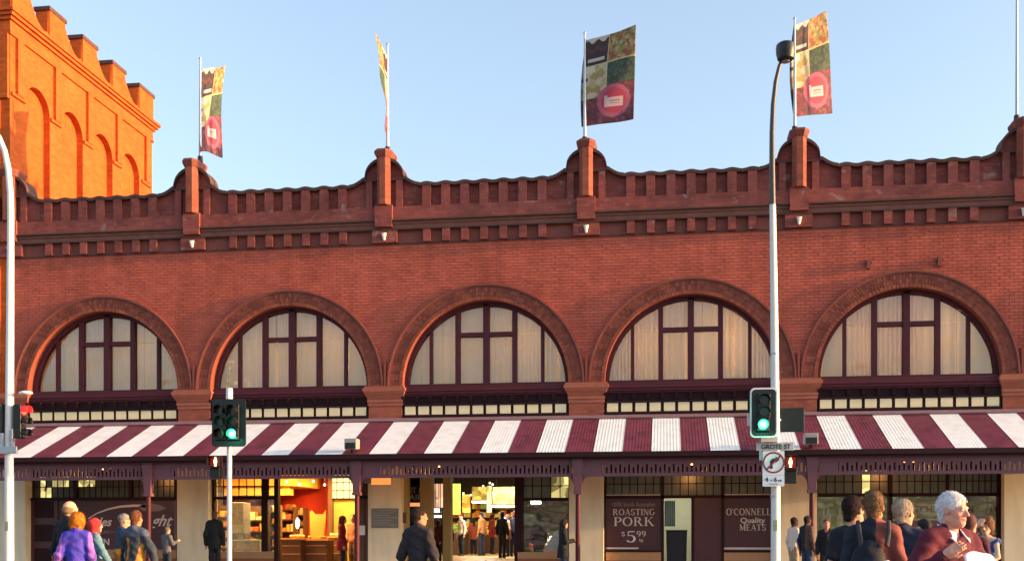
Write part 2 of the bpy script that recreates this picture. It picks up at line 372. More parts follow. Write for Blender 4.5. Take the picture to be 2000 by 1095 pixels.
# arches: edge ring, header ring, label moulding, all voussoir by voussoir
def ring(cx, r0, r1, y0, n, m, name, par, gap=.12):
    mb = MB()
    for i in range(n):
        a0 = 180-180*(i+gap/2)/n; a1 = 180-180*(i+1-gap/2)/n
        j = random.random()*.006
        mb.strip(arcpts(cx, ZS, r0, 1, a0, a1), arcpts(cx, ZS, r1, 1, a0, a1), y0-j, 30.02)
    return kind(mb.build(name, m, par), 'stuff')
for bi, cx in enumerate(CXK):
    A = bpy.data.objects.new('arch', None); COL.objects.link(A); A.parent = MK; A.matrix_parent_inverse = MK.matrix_basis.inverted()
    mb = MB(); mb.strip(arcpts(cx, ZS, RI, NA), arcpts(cx, ZS, RI+.05, NA), 29.95, 30.5); mb.build('soffit', VOUS_IN, A, True)
    mb = MB(); mb.strip(arcpts(cx, ZS, RI+.03, NA), arcpts(cx, ZS, RI+.37, NA), 29.955, 30.02); mb.build('joint', MORTAR, A)
    ring(cx, RI+.002, RI+.10, 29.935, 70, VOUS_IN, 'edge_brick', A)
    ring(cx, RI+.11, RI+.235, 29.945, 96, VOUS, 'arch_brick', A)
    ring(cx, RI+.24, RI+.365, 29.945, 100, VOUS, 'arch_brick', A)
    for r0, r1, y in ((RI+.37, RI+.41, 29.925), (RI+.40, RI+.45, 29.90)):
        MB().strip(arcpts(cx, ZS, r0, NA), arcpts(cx, ZS, r1, NA), y, 30.02).build('label_moulding', BRICK_DK, A, True)
# imposts and pier shafts
def stepped(mb, cx, steps):                                    # (z0,z1,halfwidth,front)
    for z0, z1, hw, y in steps: mb.box(cx-hw, cx+hw, y, 30.05, z0, z1)
for k, p in enumerate(PXK):
    mb = MB(); stepped(mb, p, [(5.02, 5.12, .50, 29.93), (5.12, 5.20, .51, 29.90)])
    prof = [(5.2, .50, 29.92), (5.28, .53, 29.87), (5.36, .58, 29.80), (5.41, .59, 29.78)]
    for a, b in zip(prof, prof[1:]):
        mb.add([(p-a[1], a[2], a[0]), (p+a[1], a[2], a[0]), (p+a[1], 30.05, a[0]), (p-a[1], 30.05, a[0]), (p-b[1], b[2], b[0]), (p+b[1], b[2], b[0]), (p+b[1], 30.05, b[0]), (p-b[1], 30.05, b[0])],
               [(0,1,5,4),(1,2,6,5),(2,3,7,6),(3,0,4,7),(0,3,2,1),(4,5,6,7)])
    mb.box(p-.61, p+.61, 29.765, 30.05, 5.41, 5.50); mb.box(p-.57, p+.57, 29.80, 30.05, 5.502, 5.56)
    mb.build('impost', TERRA, MK)
    MB().box(p-.48, p+.48, 29.95, 30.04, 4.5, 5.02).build('pier', BRICK_PIER, MK)
    MB().box(p-.03, p+.03, 29.90, 30.02, 5.56, 6.25).build('pier', VOUS, MK)
# cornice and parapet
MB().box(XL, XR, 29.96, 30.3, 9.545, 9.585).build('string_course', COPING, MK)
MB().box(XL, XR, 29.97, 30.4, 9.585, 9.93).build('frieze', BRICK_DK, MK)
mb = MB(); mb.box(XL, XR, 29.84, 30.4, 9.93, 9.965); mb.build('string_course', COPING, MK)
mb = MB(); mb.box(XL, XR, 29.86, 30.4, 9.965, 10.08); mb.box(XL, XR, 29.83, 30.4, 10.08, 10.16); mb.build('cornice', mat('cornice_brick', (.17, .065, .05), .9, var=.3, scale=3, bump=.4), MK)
MB().box(XL, XR, 29.76, 30.4, 10.16, 10.198).build('string_course', COPING, MK)
MB().box(XL, XR, 29.815, 30.4, 10.20, 10.562).build('parapet', BRICK_UP, MK)
dent = MB().box(-.125, .125, 29.85, 29.97, 9.585, 9.928)
dme = None; rme = None
def cheap(mb, name, m, parent, cache={}):
    if name not in cache: cache[name] = mb().build(name, m, parent); return cache[name]
    o = cache[name].copy(); COL.objects.link(o); return o
NR = 7
for k in range(6):
    for i in range(NR):
        x = PXK[k]+1.21+.54*i
        o = cheap(lambda: MB().box(-.105, .105, 29.86, 29.969, 9.586, 9.929), 'dentil', BRICK_UP, MK); o.location.x = x
        o = cheap(lambda: MB().box(-.12, .12, 29.8165, 29.949, 10.5625, 11.135), 'parapet_rib', BRICK_UP, MK); o.location.x = x
# parapet silhouette with scrolled shoulders at each pier
def para_top(x):
    d = min(abs(x-p) for p in PXK)
    if d < .55: return 11.34+.52*math.sqrt(max(0, 1-(d/.56)**2))+.02
    if d < .60: return 11.34
    if d < 1.02: return 11.34-.0-(.19)*math.sin((d-.60)/.42*PI/2)
    k = int((x-PXK[0])//W5); s = (x-PXK[k]-1.21)/.54
    return 11.14+.022*math.cos(2*PI*s)
xs = [XL+(XR-XL)*i/1500 for i in range(1501)]
MB().strip([(x, 10.56) for x in xs], [(x, para_top(x)) for x in xs], 29.95, 30.3).build('parapet', BRICK_UP, MK)
MB().strip([(x, para_top(x)-.012) for x in xs], [(x, para_top(x)+.075) for x in xs], 29.80, 30.38).build('coping', COPING, MK)
for k, p in enumerate(PXK[:6]):
    # pedestal, half octagon shaft, flared cap
    MB().box(p-.36, p+.36, 29.86, 29.96, 9.587, 9.926).build('pier_block', BRICK_UP, MK)
    mb = MB(); mb.box(p-.25, p+.25, 29.74, 29.9, 10.205, 10.60); mb.box(p-.24, p+.24, 29.74, 29.9, 10.0, 10.2); mb.build('pedestal', BRICK_UP, MK)
    MB().box(p-.52, p-.34, 29.83, 29.949, 10.5625, 11.3).build('parapet_rib', BRICK_UP, MK); MB().box(p+.34, p+.52, 29.83, 29.949, 10.5625, 11.3).build('parapet_rib', BRICK_UP, MK)
    def octo(hw, y): return [(p-hw, 30.3), (p-hw, y+hw*.75), (p-hw*.45, y), (p+hw*.45, y), (p+hw, y+hw*.75), (p+hw, 30.3)]
    MB().prism(octo(.185, 29.62), 10.6, 11.92, 'z').build('finial_shaft', BRICK_PIER, MK)
    mb = MB(); a = octo(.20, 29.60); b = octo(.26, 29.53); n = len(a)
    mb.add([(x, y, 11.92) for x, y in a]+[(x, y, 12.05) for x, y in b]+[(x, y, 12.11) for x, y in b],
           [tuple(range(n))[::-1], tuple(range(2*n, 3*n))]+[(i, (i+1) % n, n+(i+1) % n, n+i) for i in range(n)]+[(n+i, n+(i+1) % n, 2*n+(i+1) % n, 2*n+i) for i in range(n)])
    mb.build('finial_cap', BRICK_DK, MK)
    # moulded capping line where the shoulders spring
    MB().box(p-.57, p+.57, 29.82, 29.905, 11.30, 11.345).build('string_course', COPING, MK)
    # small white downlight
    MB().cyl((p, 29.79, 9.83), (p, 29.83, 9.64), .075, .028, 10).build('downlight', WHITE, MK)
for px, py in ((1697, 515), (1836, 510)):
    mb = MB(); x, y, z = G(px, py, 29.9); mb.box(x-.05, x+.05, 29.90, 29.99, z-.12, z+.12); mb.box(x-.09, x+.09, 29.93, 29.985, z+.02, z+.08)
    mb.build('wall_bracket', BRICK_DK, MK)
# roof and rear shell
MB().box(XL, XR, 30.3, 55, 10.3, 10.5).build('roof', mat('roof_grey', (.2, .2, .2), .8), MK)
MB().box(XL, XR, 54.8, 55, .2, 10.3).build('rear_wall', BRICK_PIER, MK)
MB().box(XR-.3, XR, 30.6, 54.8, .2, 10.3).build('side_wall', BRICK_PIER, MK)
# blank wall hidden behind the verandah roof, and shopfront lintel
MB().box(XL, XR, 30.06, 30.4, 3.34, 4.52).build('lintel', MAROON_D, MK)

# ---- arched windows
def chord(cx, r, x): return math.sqrt(max(0, r*r-(x-cx)**2))
WR = 2.30
def px2m(d): return d*30.7/F
for bi, cx in enumerate(CXK):
    Wn = bpy.data.objects.new('arched_window', None); COL.objects.link(Wn); Wn.parent = MK; Wn.matrix_parent_inverse = MK.matrix_basis.inverted()
    fr = MB(); fr.strip(arcpts(cx, ZS, WR-.075, NA), arcpts(cx, ZS, RI+.04, NA), 30.20, 30.42); fr.build('frame', MAROON, Wn, True)
    mull = [(-1.585, .045, .04), (-.815, .065, .0), (0, .085, -.02), (.80, .065, .0), (1.585, .045, .04)]
    tz = ZS+1.42
    for dx, hw, dy in mull:
        top = ZS+chord(0, WR-.02, abs(dx)+hw)
        B('mullion', MAROON, Wn, cx+dx-hw, cx+dx+hw, 30.22+dy, 30.40, ZS, top)
    B('transom', MAROON, Wn, cx-.75, cx-.085, 30.225, 30.40, tz-.05, tz+.07); B('transom', MAROON, Wn, cx+.085, cx+.735, 30.225, 30.40, tz-.05, tz+.07)
    B('bottom_rail', MAROON, Wn, cx-WR, cx+WR, 30.19, 30.42, ZS-.02, ZS+.06)
    # panes
    edges = [-WR+.06]+[m[0] for m in mull]+[WR-.06]
    for i in range(6):
        a = edges[i]+(mull[i-1][1] if i > 0 else 0); b = edges[i+1]-(mull[i][1] if i < 5 else 0)
        def pane(z0, z1f):
            n = 10; q = [(cx+a+(b-a)*j/n) for j in range(n+1)]
            hi = [(x, min(z1f, ZS+chord(cx, WR-.05, x))) for x in q]; lo = [(x, min(z0, h[1]-.002)) for x, h in zip(q, hi)]
            MB().strip(lo, hi, 30.32, 30.326).build('pane', GLASS, Wn)
        if i in (2, 3): pane(ZS+.05, tz-.05); pane(tz+.07, 99)
        else:
            pane(ZS+.05, tz+.01); 
            if ZS+chord(0, WR-.05, min(abs(a), abs(b))) > tz+.05: pane(tz+.03, 99)
    # curtain: pleated sheets with the odd gap
    rr = random.Random(bi+3); mb = MB(); x = cx-WR
    seams = []
    n = 460; lo = []; xs_ = []
    dens = 16+bi*2; ph = 0; pts = []
    amp = [.012, .010, .016, .03, .045, .03][bi]
    for j in range(n+1):
        x = cx-WR+2*WR*j/n; ph += (2*PI*2*WR/n)*(6+4*math.sin(x*1.7+bi)+2*math.sin(x*5.1))
        pts.append((x, 30.46+amp*math.sin(ph)+.02*math.sin(x*2.3+bi)))
    gaps = {3: (-.12, -.02, .3), 0: (), 2: (2.02, 2.12), 5: ()}
    v = []; f = []
    for j, (x, y) in enumerate(pts):
        v += [(x, y, ZS-.05), (x, y+.01, ZS+2.35)]
        if j: f.append((2*j-2, 2*j, 2*j+1, 2*j-1))
    def gap(xr): 
        g = {0: [(1.02, 1.05)], 1: [(-.58, -.50), (1.60, 1.63)], 2: [(1.95, 2.06), (-1.3, -1.28)], 3: [(-.20, -.10), (.30, .33), (1.12, 1.15)], 4: [(-2.28, -2.12), (-.08, .03), (1.30, 1.33)]}.get(bi, [])
        return any(a <= xr <= b for a, b in g)
    f = [q for q in f if not gap(v[q[0]][0]-cx)]
    mb.add(v, f); mb.build('curtain', CURT, Wn, smooth=True, fix=False)
    B('backing', mat('upper_room', (.6, .5, .35), .9), Wn, cx-WR-.1, cx+WR+.1, 32.5, 32.55, ZS-.6, ZS+2.7)
    for q_, lz in ((-1.1, 1.3), (1.0, 1.45)):  # two lamps per window, added out of sight to warm the curtains
        lt = thing('curtain_fill_lamp', 'unseen lamp added to warm the curtains of the ' + ('leftmost', 'second', 'third', 'fourth', 'fifth', 'sixth')[bi] + ' arched window, ' + ('left' if q_ < 0 else 'right') + ' of its middle', 'lamp', (cx+q_, 31.5, ZS+lz), 0, 'lamps added behind the curtains')
        MB().ball((cx+q_, 31.5, ZS+lz), .12, 12, 8).build('globe', mat('warm_globe', (.8, .7, .5), .5, emit=(1, .75, .42), es=1), lt, True)
        MB().cyl((cx+q_, 31.5, ZS+lz+.12), (cx+q_, 31.5, ZS+2.7), .01, n=6).build('cord', BLACK, lt)
        l = bpy.data.lights.new('lamp_light', 'POINT'); l.energy = (5, 8, 7, 11, 9, 6)[bi]*(1.25 if q_ > 0 else .8); l.color = (1, .56, .24); l.shadow_soft_size = .12
        lo_ = bpy.data.objects.new('lamp_light', l); COL.objects.link(lo_); lo_.parent = lt; lo_.location = (0, 0, -.2)
    # sill mouldings, bracket row, cream panels
    x0, x1 = cx-RI+.02, cx+RI-.02
    mb = MB(); mb.box(x0, x1, 29.93, 30.4, 5.46, 5.56); mb.box(x0, x1, 29.86, 30.4, 5.40, 5.46); mb.box(x0, x1, 29.90, 30.4, 5.32, 5.40); mb.box(x0, x1, 29.95, 30.4, 5.27, 5.32)
    mb.build('sill', MAROON, Wn)
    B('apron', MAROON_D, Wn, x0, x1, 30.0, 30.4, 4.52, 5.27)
    npn = 12; pw = (x1-x0)/npn
    for i in range(npn):
        q = x0+pw*(i+.5)
        o = cheap(lambda: MB().box(-.150, .150, 29.968, 30.0, 4.76, 4.995), 'cream_panel', CREAM, Wn)
        o.parent = Wn; o.matrix_parent_inverse = Wn.matrix_basis.inverted(); o.location.x = q
        o = cheap(lambda: MB().prism([(29.86, 5.27), (30.0, 5.27), (30.0, 5.06), (29.95, 5.08)], -.04, .04, 'x'), 'bracket', MAROON_D, Wn)
        o.parent = Wn; o.location.x = q-pw/2
    B('rail', MAROON_D, Wn, x0, x1, 29.94, 30.0, 4.70, 4.755); B('rail', MAROON_D, Wn, x0, x1, 29.94, 30.0, 5.005, 5.05)

# ---- ground floor: rendered piers
for k, p in enumerate(PXK):
    B('rendered_pier', RENDER, MK, p-.47, p+.47, 29.85, 30.5, .22, 3.36)
    B('rendered_pier', RENDER, MK, p-.475, p+.475, 29.84, 29.85, .22, .5)

# ------------------------------------------------------------------ verandah
VR = thing('verandah', 'maroon and white striped corrugated verandah roof along the shopfronts', 'verandah', (0, 28.5, .2))
def stripe_mesh():
    mb = MB(); n = 9*6; v = []; f = []; w = .7165
    for j in range(n+1):
        x = w*j/n; dz = .0016*math.cos(2*PI*9*j/n)
        v += [(x, 27.17, 3.46+dz), (x, 29.94, 4.61+dz)]
        if j: f.append((2*j-2, 2*j, 2*j+1, 2*j-1))
    mb.add(v, f); return mb
s0 = -16.09; per = 1.433
for k in range(-3, 20):
    for nm, m, off in (('roof_sheet', SH_WH, 0), ('roof_sheet', SH_RED, .7165)):
        x = s0+k*per+off
        if x < -19.3 or x > 12: continue
        key = nm+m.name
        if key not in globals():
            globals()[key] = stripe_mesh().build(nm, m, VR, smooth=False, fix=False); o = globals()[key]; o.location.x = x
        else:
            o = globals()[key].copy(); COL.objects.link(o); o.location.x = x
        o.location.z = (.0 if m is SH_RED else .004)
VX0, VX1 = -19.15, 12.0
MB().prism([(29.75, 4.545), (29.95, 4.625), (29.95, 4.675), (29.73, 4.575)], VX0, VX1, 'x').build('flashing', FLASH, VR)
MB().prism([(27.06, 3.46), (27.06, 3.34), (27.10, 3.31), (27.22, 3.31), (27.22, 3.44), (27.20, 3.44), (27.20, 3.33), (27.08, 3.36), (27.08, 3.46)], VX0, VX1, 'x').build('gutter', MAROON_D, VR)
MB().prism([(27.2, 3.40), (29.9, 3.42), (29.9, 3.38), (27.2, 3.36)], VX0, VX1, 'x').build('ceiling', mat('ceiling_lining', (.10, .06, .06), .8), VR)
PO = [-19.2+.0, -13.55, -7.86, -2.16, 3.54, 9.24]
YV = 27.35
for i, p in enumerate(PO):
    Pp = bpy.data.objects.new('post', None); COL.objects.link(Pp); Pp.parent = VR; Pp.matrix_parent_inverse = VR.matrix_basis.inverted()
    MB().cyl((p, YV, .2), (p, YV, 2.42), .065, .06, 14).build('shaft', MAROON, Pp, True)
    mb = MB(); mb.box(p-.105, p+.105, YV-.105, YV+.105, 2.42, 2.50)
    a, b = .085, .15
    mb.add([(p-a, YV-a, 2.5), (p+a, YV-a, 2.5), (p+a, YV+a, 2.5), (p-a, YV+a, 2.5), (p-b, YV-b*.8, 3.36), (p+b, YV-b*.8, 3.36), (p+b, YV+b*.8, 3.36), (p-b, YV+b*.8, 3.36)],
           [(0,3,2,1),(4,5,6,7),(0,1,5,4),(1,2,6,5),(2,3,7,6),(3,0,4,7)])
    for s_ in (-1, 1):                                         # curved brackets
        pl = [(p+s_*.09, 2.55)]+[(p+s_*(.09+.22*(1-math.cos(R(t)))), 2.55+.33*math.sin(R(t))) for t in range(15, 91, 15)]+[(p+s_*.09, 2.88)]
        mb.prism(pl, YV-.02, YV+.02)
    mb.build('post_head', PURP, Pp)
for i in range(5):
    a, b = PO[i]+.2, PO[i+1]-.2
    B('valance_rail', PURP, VR, a-.1, b+.1, YV-.03, YV+.03, 2.86, 2.94)
    B('valance_rail', PURP, VR, a-.1, b+.1, YV-.03, YV+.03, 3.16, 3.36)
    mb = MB(); x = a; n = 0
    while x < b:
        n += 1; mb.box(x, x+.062, YV-.012, YV+.012, 2.94, 3.16); 
        if n % 2: mb.box(x+.062, x+.11, YV-.010, YV+.010, 3.09, 3.16)
        x += .11
    kind(mb.build('valance_slat', PURP, VR), 'stuff')
    B('valance_panel', PURP, VR, PO[i]+.15, PO[i]+.62, YV-.02, YV+.02, 2.93, 3.17)
B('valance_rail', PURP, VR, PO[5], 12, YV-.03, YV+.03, 2.86, 2.94); B('valance_rail', PURP, VR, PO[5], 12, YV-.03, YV+.03, 3.16, 3.36)
B('valance_panel', PURP, VR, PO[5]+.1, 12, YV-.02, YV+.02, 2.94, 3.16)

# verandah ceiling lamps, glowing amber
AMB = E_ON('amber_glow', (1.0, .30, .04), 3.5)
for i, px in enumerate((205, 858, 1353, 1775)):
    x, y, z = G(px, (905, 910, 899, 897)[i], 28.2)
    t = thing('ceiling_lamp', ['amber ceiling lamp above the first sign panel at far left', 'amber ceiling lamp over the market entrance', 'amber ceiling lamp over the butcher doorway with pork sign', 'amber ceiling lamp above the rightmost shop window'][i], 'lamp', (x, y, 3.38), 0, 'amber lamps under the verandah')
    MB().cyl((x, y, 3.38), (x, y, 3.33), .15, .15, 16).build('lamp_base', BLACK, t)
    MB().ball((x, y, 3.26), (.17, .17, .08), 14, 8).build('lamp_glass', AMB, t, True)
    l = bpy.data.lights.new('lamp_light', 'POINT'); l.energy = 10; l.color = (1, .42, .12); l.shadow_soft_size = .15
    lo_ = bpy.data.objects.new('lamp_light', l); COL.objects.link(lo_); lo_.parent = t; lo_.location = (0, 0, -.3)

# ------------------------------------------------------------------ tower
TW = thing('brick_tower', 'sunlit orange brick tower with notched battlements and blind arches', 'tower', (-19.2, 34.5, 0))
TX, T0, T1 = -19.21, 30.0, 39.05
pan = [(30.76+1.975*i, 32.12+1.975*i) for i in range(4)]
ZA = 14.48
mb = MB()
# side wall skin with arched recesses (in y,z), front plane TX
def side_strip(lo, hi, x0, x1):
    n = len(lo); b = len(mb.v)
    mb.v += [(x1, y, z) for y, z in lo]+[(x1, y, z) for y, z in hi]+[(x0, y, z) for y, z in lo]+[(x0, y, z) for y, z in hi]
    for i in range(n-1):
        mb.f += [(b+i, b+i+1, b+n+i+1, b+n+i), (b+i+1, b+i, b+2*n+i, b+2*n+i+1), (b+n+i, b+n+i+1, b+3*n+i+1, b+3*n+i)]
for a, b_ in pan:
    c, r = (a+b_)/2, (b_-a)/2; lo = [(c+r*math.cos(R(180-180*i/20)), ZA+r*math.sin(R(180-180*i/20))) for i in range(21)]
    side_strip(lo, [(y, 16.2) for y, z in lo], TX-.3, TX)
ys = [T0]+[v for p_ in pan for v in p_]+[T1]
for i in range(0, len(ys), 2): mb.box(TX-.3, TX, ys[i], ys[i+1], 0, 16.2)
mb.box(-27, TX-.22, T0+.001, T1, 0, 16.4)
mb.box(-26, TX-.3, T0-.03, T0+.2, 0, 16.2)
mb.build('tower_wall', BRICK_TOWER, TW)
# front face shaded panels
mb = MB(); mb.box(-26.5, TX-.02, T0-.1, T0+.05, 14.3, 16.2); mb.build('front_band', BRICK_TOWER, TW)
for i, c in enumerate([30.38]+[32.12+.305+1.975*k for k in range(3)]+[38.54]):
    hw = .3 if 0 < i < 4 else .36
    MB().box(TX, TX+.07, c-hw, c+hw, ZA-.06, ZA+.04).build('impost', BRICK_TOWER, TW)
    MB().box(TX, TX+.10, c-.16+.05, c+.16+.05, ZA+.04, 16.2).build('pilaster', BRICK_TOWER, TW)
mb = MB()
for z0, z1, o in ((16.2, 16.28, .06), (16.62, 16.72, .10), (16.72, 16.82, .18), (16.82, 16.92, .24)):
    mb.box(-27, TX+o, T0-o, T1+o, z0, z1)
mb.box(-27, TX+.03, T0-.03, T1+.03, 16.28, 16.62)
mb.build('tower_cornice', BRICK_TOWER, TW)
def dip(y):                                                # parapet height along the side
    k = (y-T0-.0)/1.975; fr = (k % 1)*1.975
    if fr < .95 and k < 4.6: return 17.85
    u = (fr-.95)/1.025; u = max(0, min(1, u))
    return 17.10+.74*(1-u/.8)**1.8 if u < .8 else 17.10+.06*((u-.8)/.2)**2
pl = [(T0+.0001+ (T1-T0-.001)*i/360, 0) for i in range(361)]
lo = [(y, 16.92) for y, _ in pl]; hi = [(y, dip(y) if y < T0+4*1.975+.0 else 17.85) for y, _ in pl]
mb = MB(); side_strip(lo, hi, TX-.35, TX+.02); mb.box(-27, TX-.349, T0-.02, T0+.4, 16.92, 17.3)
mb.build('battlement', BRICK_TOWER, TW)
for i in range(5):
    a = T0+1.975*i; 
    MB().box(TX-.45, TX+.10, a-.03, a+(.98 if i < 4 else 1.2), 17.85, 17.97).build('merlon_cap', COPING, TW)
    MB().box(TX-.40, TX+.07, a+.02, a+(.93 if i < 4 else 1.13), 16.93, 17.85).build('merlon', BRICK_TOWER, TW)
for i in range(1, 4): MB().box(-19.2-1.975*i-.95, -19.2-1.975*i, T0-.05, T0+.4, 17.3, 17.9).build('merlon', BRICK_TOWER, TW)
# ------------------------------------------------------------------ shopfronts (parts of the market building)
YG = 30.22
def leaded(par, x0, x1, z0, z1, nx, nz, m_glass, backm=None, y=YG, name='transom_pane'):
    T = bpy.data.objects.new('transom_window', None); COL.objects.link(T); T.parent = MK; T.matrix_parent_inverse = MK.matrix_basis.inverted()
    dx = (x1-x0)/nx; dz = (z1-z0)/nz
    for i in range(nx):
        for j in range(nz):
            MB().box(x0+i*dx+.012, x0+(i+1)*dx-.012, y, y+.008, z0+j*dz+.012, z0+(j+1)*dz-.012).build('pane', m_glass if not callable(m_glass) else m_glass(i, j), T)
    mb = MB()
    for i in range(nx+1): mb.box(x0+i*dx-.012, x0+i*dx+.012, y-.012, y+.02, z0, z1)
    for j in range(nz+1): mb.box(x0, x1, y-.011, y+.019, z0+j*dz-.012, z0+j*dz+.012)
    mb.build('glazing_bar', MAROON_D, T)
    return T
def fr(x0, x1, z0, z1, y0=30.12, y1=30.32, m=MAROON_D, name='shop_frame'): return B(name, m, MK, x0, x1, y0, y1, z0, z1)
TZ0, TZ1 = 2.47, 3.16
# glazed transoms with a faint inner glow where the photograph shows lit panes
GL_Y = mat('yellow_lit_pane', (.4, .36, .16), .5, var=.5, scale=3, emit=(.75, .62, .22), es=0.28)
GL_D = mat('smoky_pane', (.055, .06, .045), .25, var=.5, scale=2)
GL_M = mat('grey_green_pane', (.12, .14, .11), .25, var=.35, scale=2)
GL_O = mat('amber_lit_pane', (.5, .25, .05), .5, var=.3, scale=3, emit=(1., .5, .08), es=0.44)
def bayx(k): return PXK[k]+.47, PXK[k+1]-.47
# --- bay 1: dark panel and painted menu board window
x0, x1 = bayx(0)
a = x0+.05; b = x1-.04
leaded(MK, X(56, YG), X(147, YG), TZ0+.02, 3.12, 8, 2, lambda i, j: GL_Y if i in (2, 4, 5, 6) and j == 1 or (i in (2, 3) and j == 0) else GL_D)
leaded(MK, X(153, YG), X(255, YG), TZ0+.02, 3.12, 9, 2, lambda i, j: GL_Y if i < 3 and j == 1 else GL_D)
leaded(MK, X(260, YG), X(344, YG), TZ0+.02, 3.12, 7, 2, GL_D)
for px in (52, 150, 257, 346): fr(X(px, YG)-.05, X(px, YG)+.05, TZ0, 3.2)
fr(x0, x1, TZ0-.06, TZ0+.02); fr(x0, x1, 3.12, 3.36)
fr(x0, x0+.85, .25, TZ0-.06, 30.16, 30.3, SIGNM, 'door_panel')
for z_ in (.5, 1.2, 1.9): fr(x0+.12, x0+.72, z_, z_+.5, 30.145, 30.16, MAROON_D, 'door_panel')
sx0, sx1 = X(104, YG), X(347, YG)
fr(sx0, sx1, .95, TZ0-.06, 30.20, 30.26, SIGNM, 'sign_panel')
fr(sx0, sx1, .25, .72, 30.14, 30.3, RUST, 'dado'); fr(sx0, sx1, .72, .95, 30.13, 30.3, TAN, 'dado')
ys = 30.195
zt, zb = Z(220, 975, 30.2), Z(220, 1073, 30.2)
bx0, bx1 = X(107, 30.2), X(343, 30.2)
mb = MB(); mb.box(bx0, bx1, ys-.004, ys, zt-.02, zt); mb.box(bx0, bx1, ys-.004, ys, zb, zb+.02); mb.box(bx0, bx0+.022, ys-.004, ys, zb, zt); mb.box(bx1-.03, bx1, ys-.004, ys, zb, zt)
mb.build('sign_border', DIMLET, MK)
# sweeping brush stroke like a long ladle
pts = [(172, 1012), (190, 1001), (212, 993), (235, 988), (262, 986), (285, 987)]
mb = MB(); P_ = [(X(a, 30.2), Z(a, b, 30.2)) for a, b in pts]
mb.strip([(x, z-.018-.006*i) for i, (x, z) in enumerate(P_)], [(x, z+.012+.004*i) for i, (x, z) in enumerate(P_)], ys-.004, ys); mb.build('sign_swoosh', LETTER, MK)
lf = [(270, 989), (282, 983), (296, 982), (312, 985), (326, 992), (312, 997), (294, 998), (278, 996)]
MB().prism([(X(a, 30.2), Z(a, b, 30.2)) for a, b in lf], ys-.004, ys).build('sign_swoosh', DIMLET, MK)
def wr(s, px, py, size, m=LETTER, **k): return text('lettering', s, m, X(px, 30.2), k.pop('y', ys), Z(px, py, 30.2), size, MK, **k)
wr('Jes', 204, 1026, .36, shear=.35, off=.006)
wr('ght', 314, 1026, .46, shear=.45, off=.008)
wr('LUNCH', 209, 1041, .14, DIMLET)
wr('IN', 206, 1063, .26, off=.006)
wr('li', 245, 1026, .36, shear=.4)

# --- bay 2: lit food shop, open doorway
x0, x1 = bayx(1)
fr(x0, x1, 3.12, 3.36)
fr(x0, x0+.07, .25, 3.2); 
m1, m2, m3 = X(512, YG), X(526, YG), X(538, YG)
fr(m1, m2-.03, .25, 3.2, 30.15, 30.3); fr(m3, X(546, YG), .25, 3.2, 30.1, 30.3)
leaded(MK, x0+.08, m1, TZ0+.02, 3.12, 6, 2, GLASS2); leaded(MK, m2-.02, m3, TZ0+.02, 3.12, 1, 2, GLASS2)
fr(x0, m3, TZ0-.05, TZ0+.02)
mb = MB(); mb.box(x0+.07, m1, YG, YG+.008, .92, TZ0-.06); mb.build('shop_pane', GLASS2, MK)
MB().box(m2-.02, m3, YG, YG+.008, .92, TZ0-.06).build('shop_pane', GLASS2, MK)
fr(x0, m3, .72, .92, 30.1, 30.32, TAN, 'dado'); fr(x0, m3, .25, .72, 30.12, 30.32, RUST, 'dado')
dx0 = X(703, YG)
fr(dx0, X(713, YG), .25, 3.2, 30.1, 30.3, WOOD, 'door_frame'); fr(X(713, YG), x1, .25, 3.2, 30.14, 30.2, WOOD, 'door_frame')
fr(dx0-.02, x1, 2.42, 2.5, 30.08, 30.3, MAROON_D)
# --- bay 3: market entrance
x0, x1 = bayx(2)
fr(x0, x1, 3.14, 3.36)
RB = mat('buff_pillar', (.34, .24, .10), .8, var=.15)
for a, b, y in ((820, 843, 31.0), (865, 880, 31.4)):
    B('entrance_pillar', RB, MK, X(a, y), X(b, y), y, y+.35, .25, 3.36)
B('entrance_pillar', RB, MK, X(783, 30.3), X(796, 30.3), 30.2, 30.6, .25, 3.3)
wx0 = X(1022, YG)
leaded(MK, wx0, X(1112, YG), 2.42, 3.1, 5, 2, lambda i, j: GL_Y if i > 2 else GL_M)
fr(X(1006, YG), wx0, .25, 3.2, 30.12, 30.4); fr(x1-.04, x1, .25, 3.2); fr(wx0, x1, 2.34, 2.42)
MB().box(wx0, x1-.04, YG, YG+.008, .92, 2.34).build('shop_pane', GLASS2, MK)
fr(X(1012, YG), x1, .74, .92, 30.08, 30.32, TAN, 'dado'); fr(X(1012, YG), x1, .25, .74, 30.1, 30.32, RUST, 'dado')
# --- bay 4: butcher with painted panels
x0, x1 = bayx(3)
fr(x0, x1, 3.14, 3.36); fr(x0, x0+.05, .25, 3.2); fr(x1-.1, x1, .25, 3.2)
q = [X(1184, YG), X(1294, YG), X(1411, YG), X(1522, YG)]
leaded(MK, q[0], q[1]-.03, TZ0, 3.12, 7, 2, GL_M); leaded(MK, q[1]+.03, q[2]-.02, TZ0, 3.12, 7, 2, GL_M); leaded(MK, q[2]+.03, q[3], TZ0, 3.12, 7, 2, GL_M)
for v_ in q[1:3]: fr(v_-.04, v_+.04, .25, 3.2)
fr(x0, x1, TZ0-.07, TZ0+.005)
def sign_win(a, b):
    fr(a, b, .95, TZ0-.07, 30.19, 30.25, SIGNM, 'sign_panel')
    fr(a, b, .70, .93, 30.12, 30.32, TAN, 'dado'); fr(a, b, .25, .70, 30.14, 30.32, RUST, 'dado'); fr(a, b, .93, .98, 30.1, 30.3)
sign_win(q[0], q[1]-.04); sign_win(q[2]+.04, q[3])
fr(X(1354, YG), q[2]-.04, .25, TZ0-.07, 30.14, 30.2, SIGNM, 'door_panel')
fr(X(1350, YG), X(1356, YG), .25, TZ0-.07, 30.12, 30.24)
ys2 = 30.186
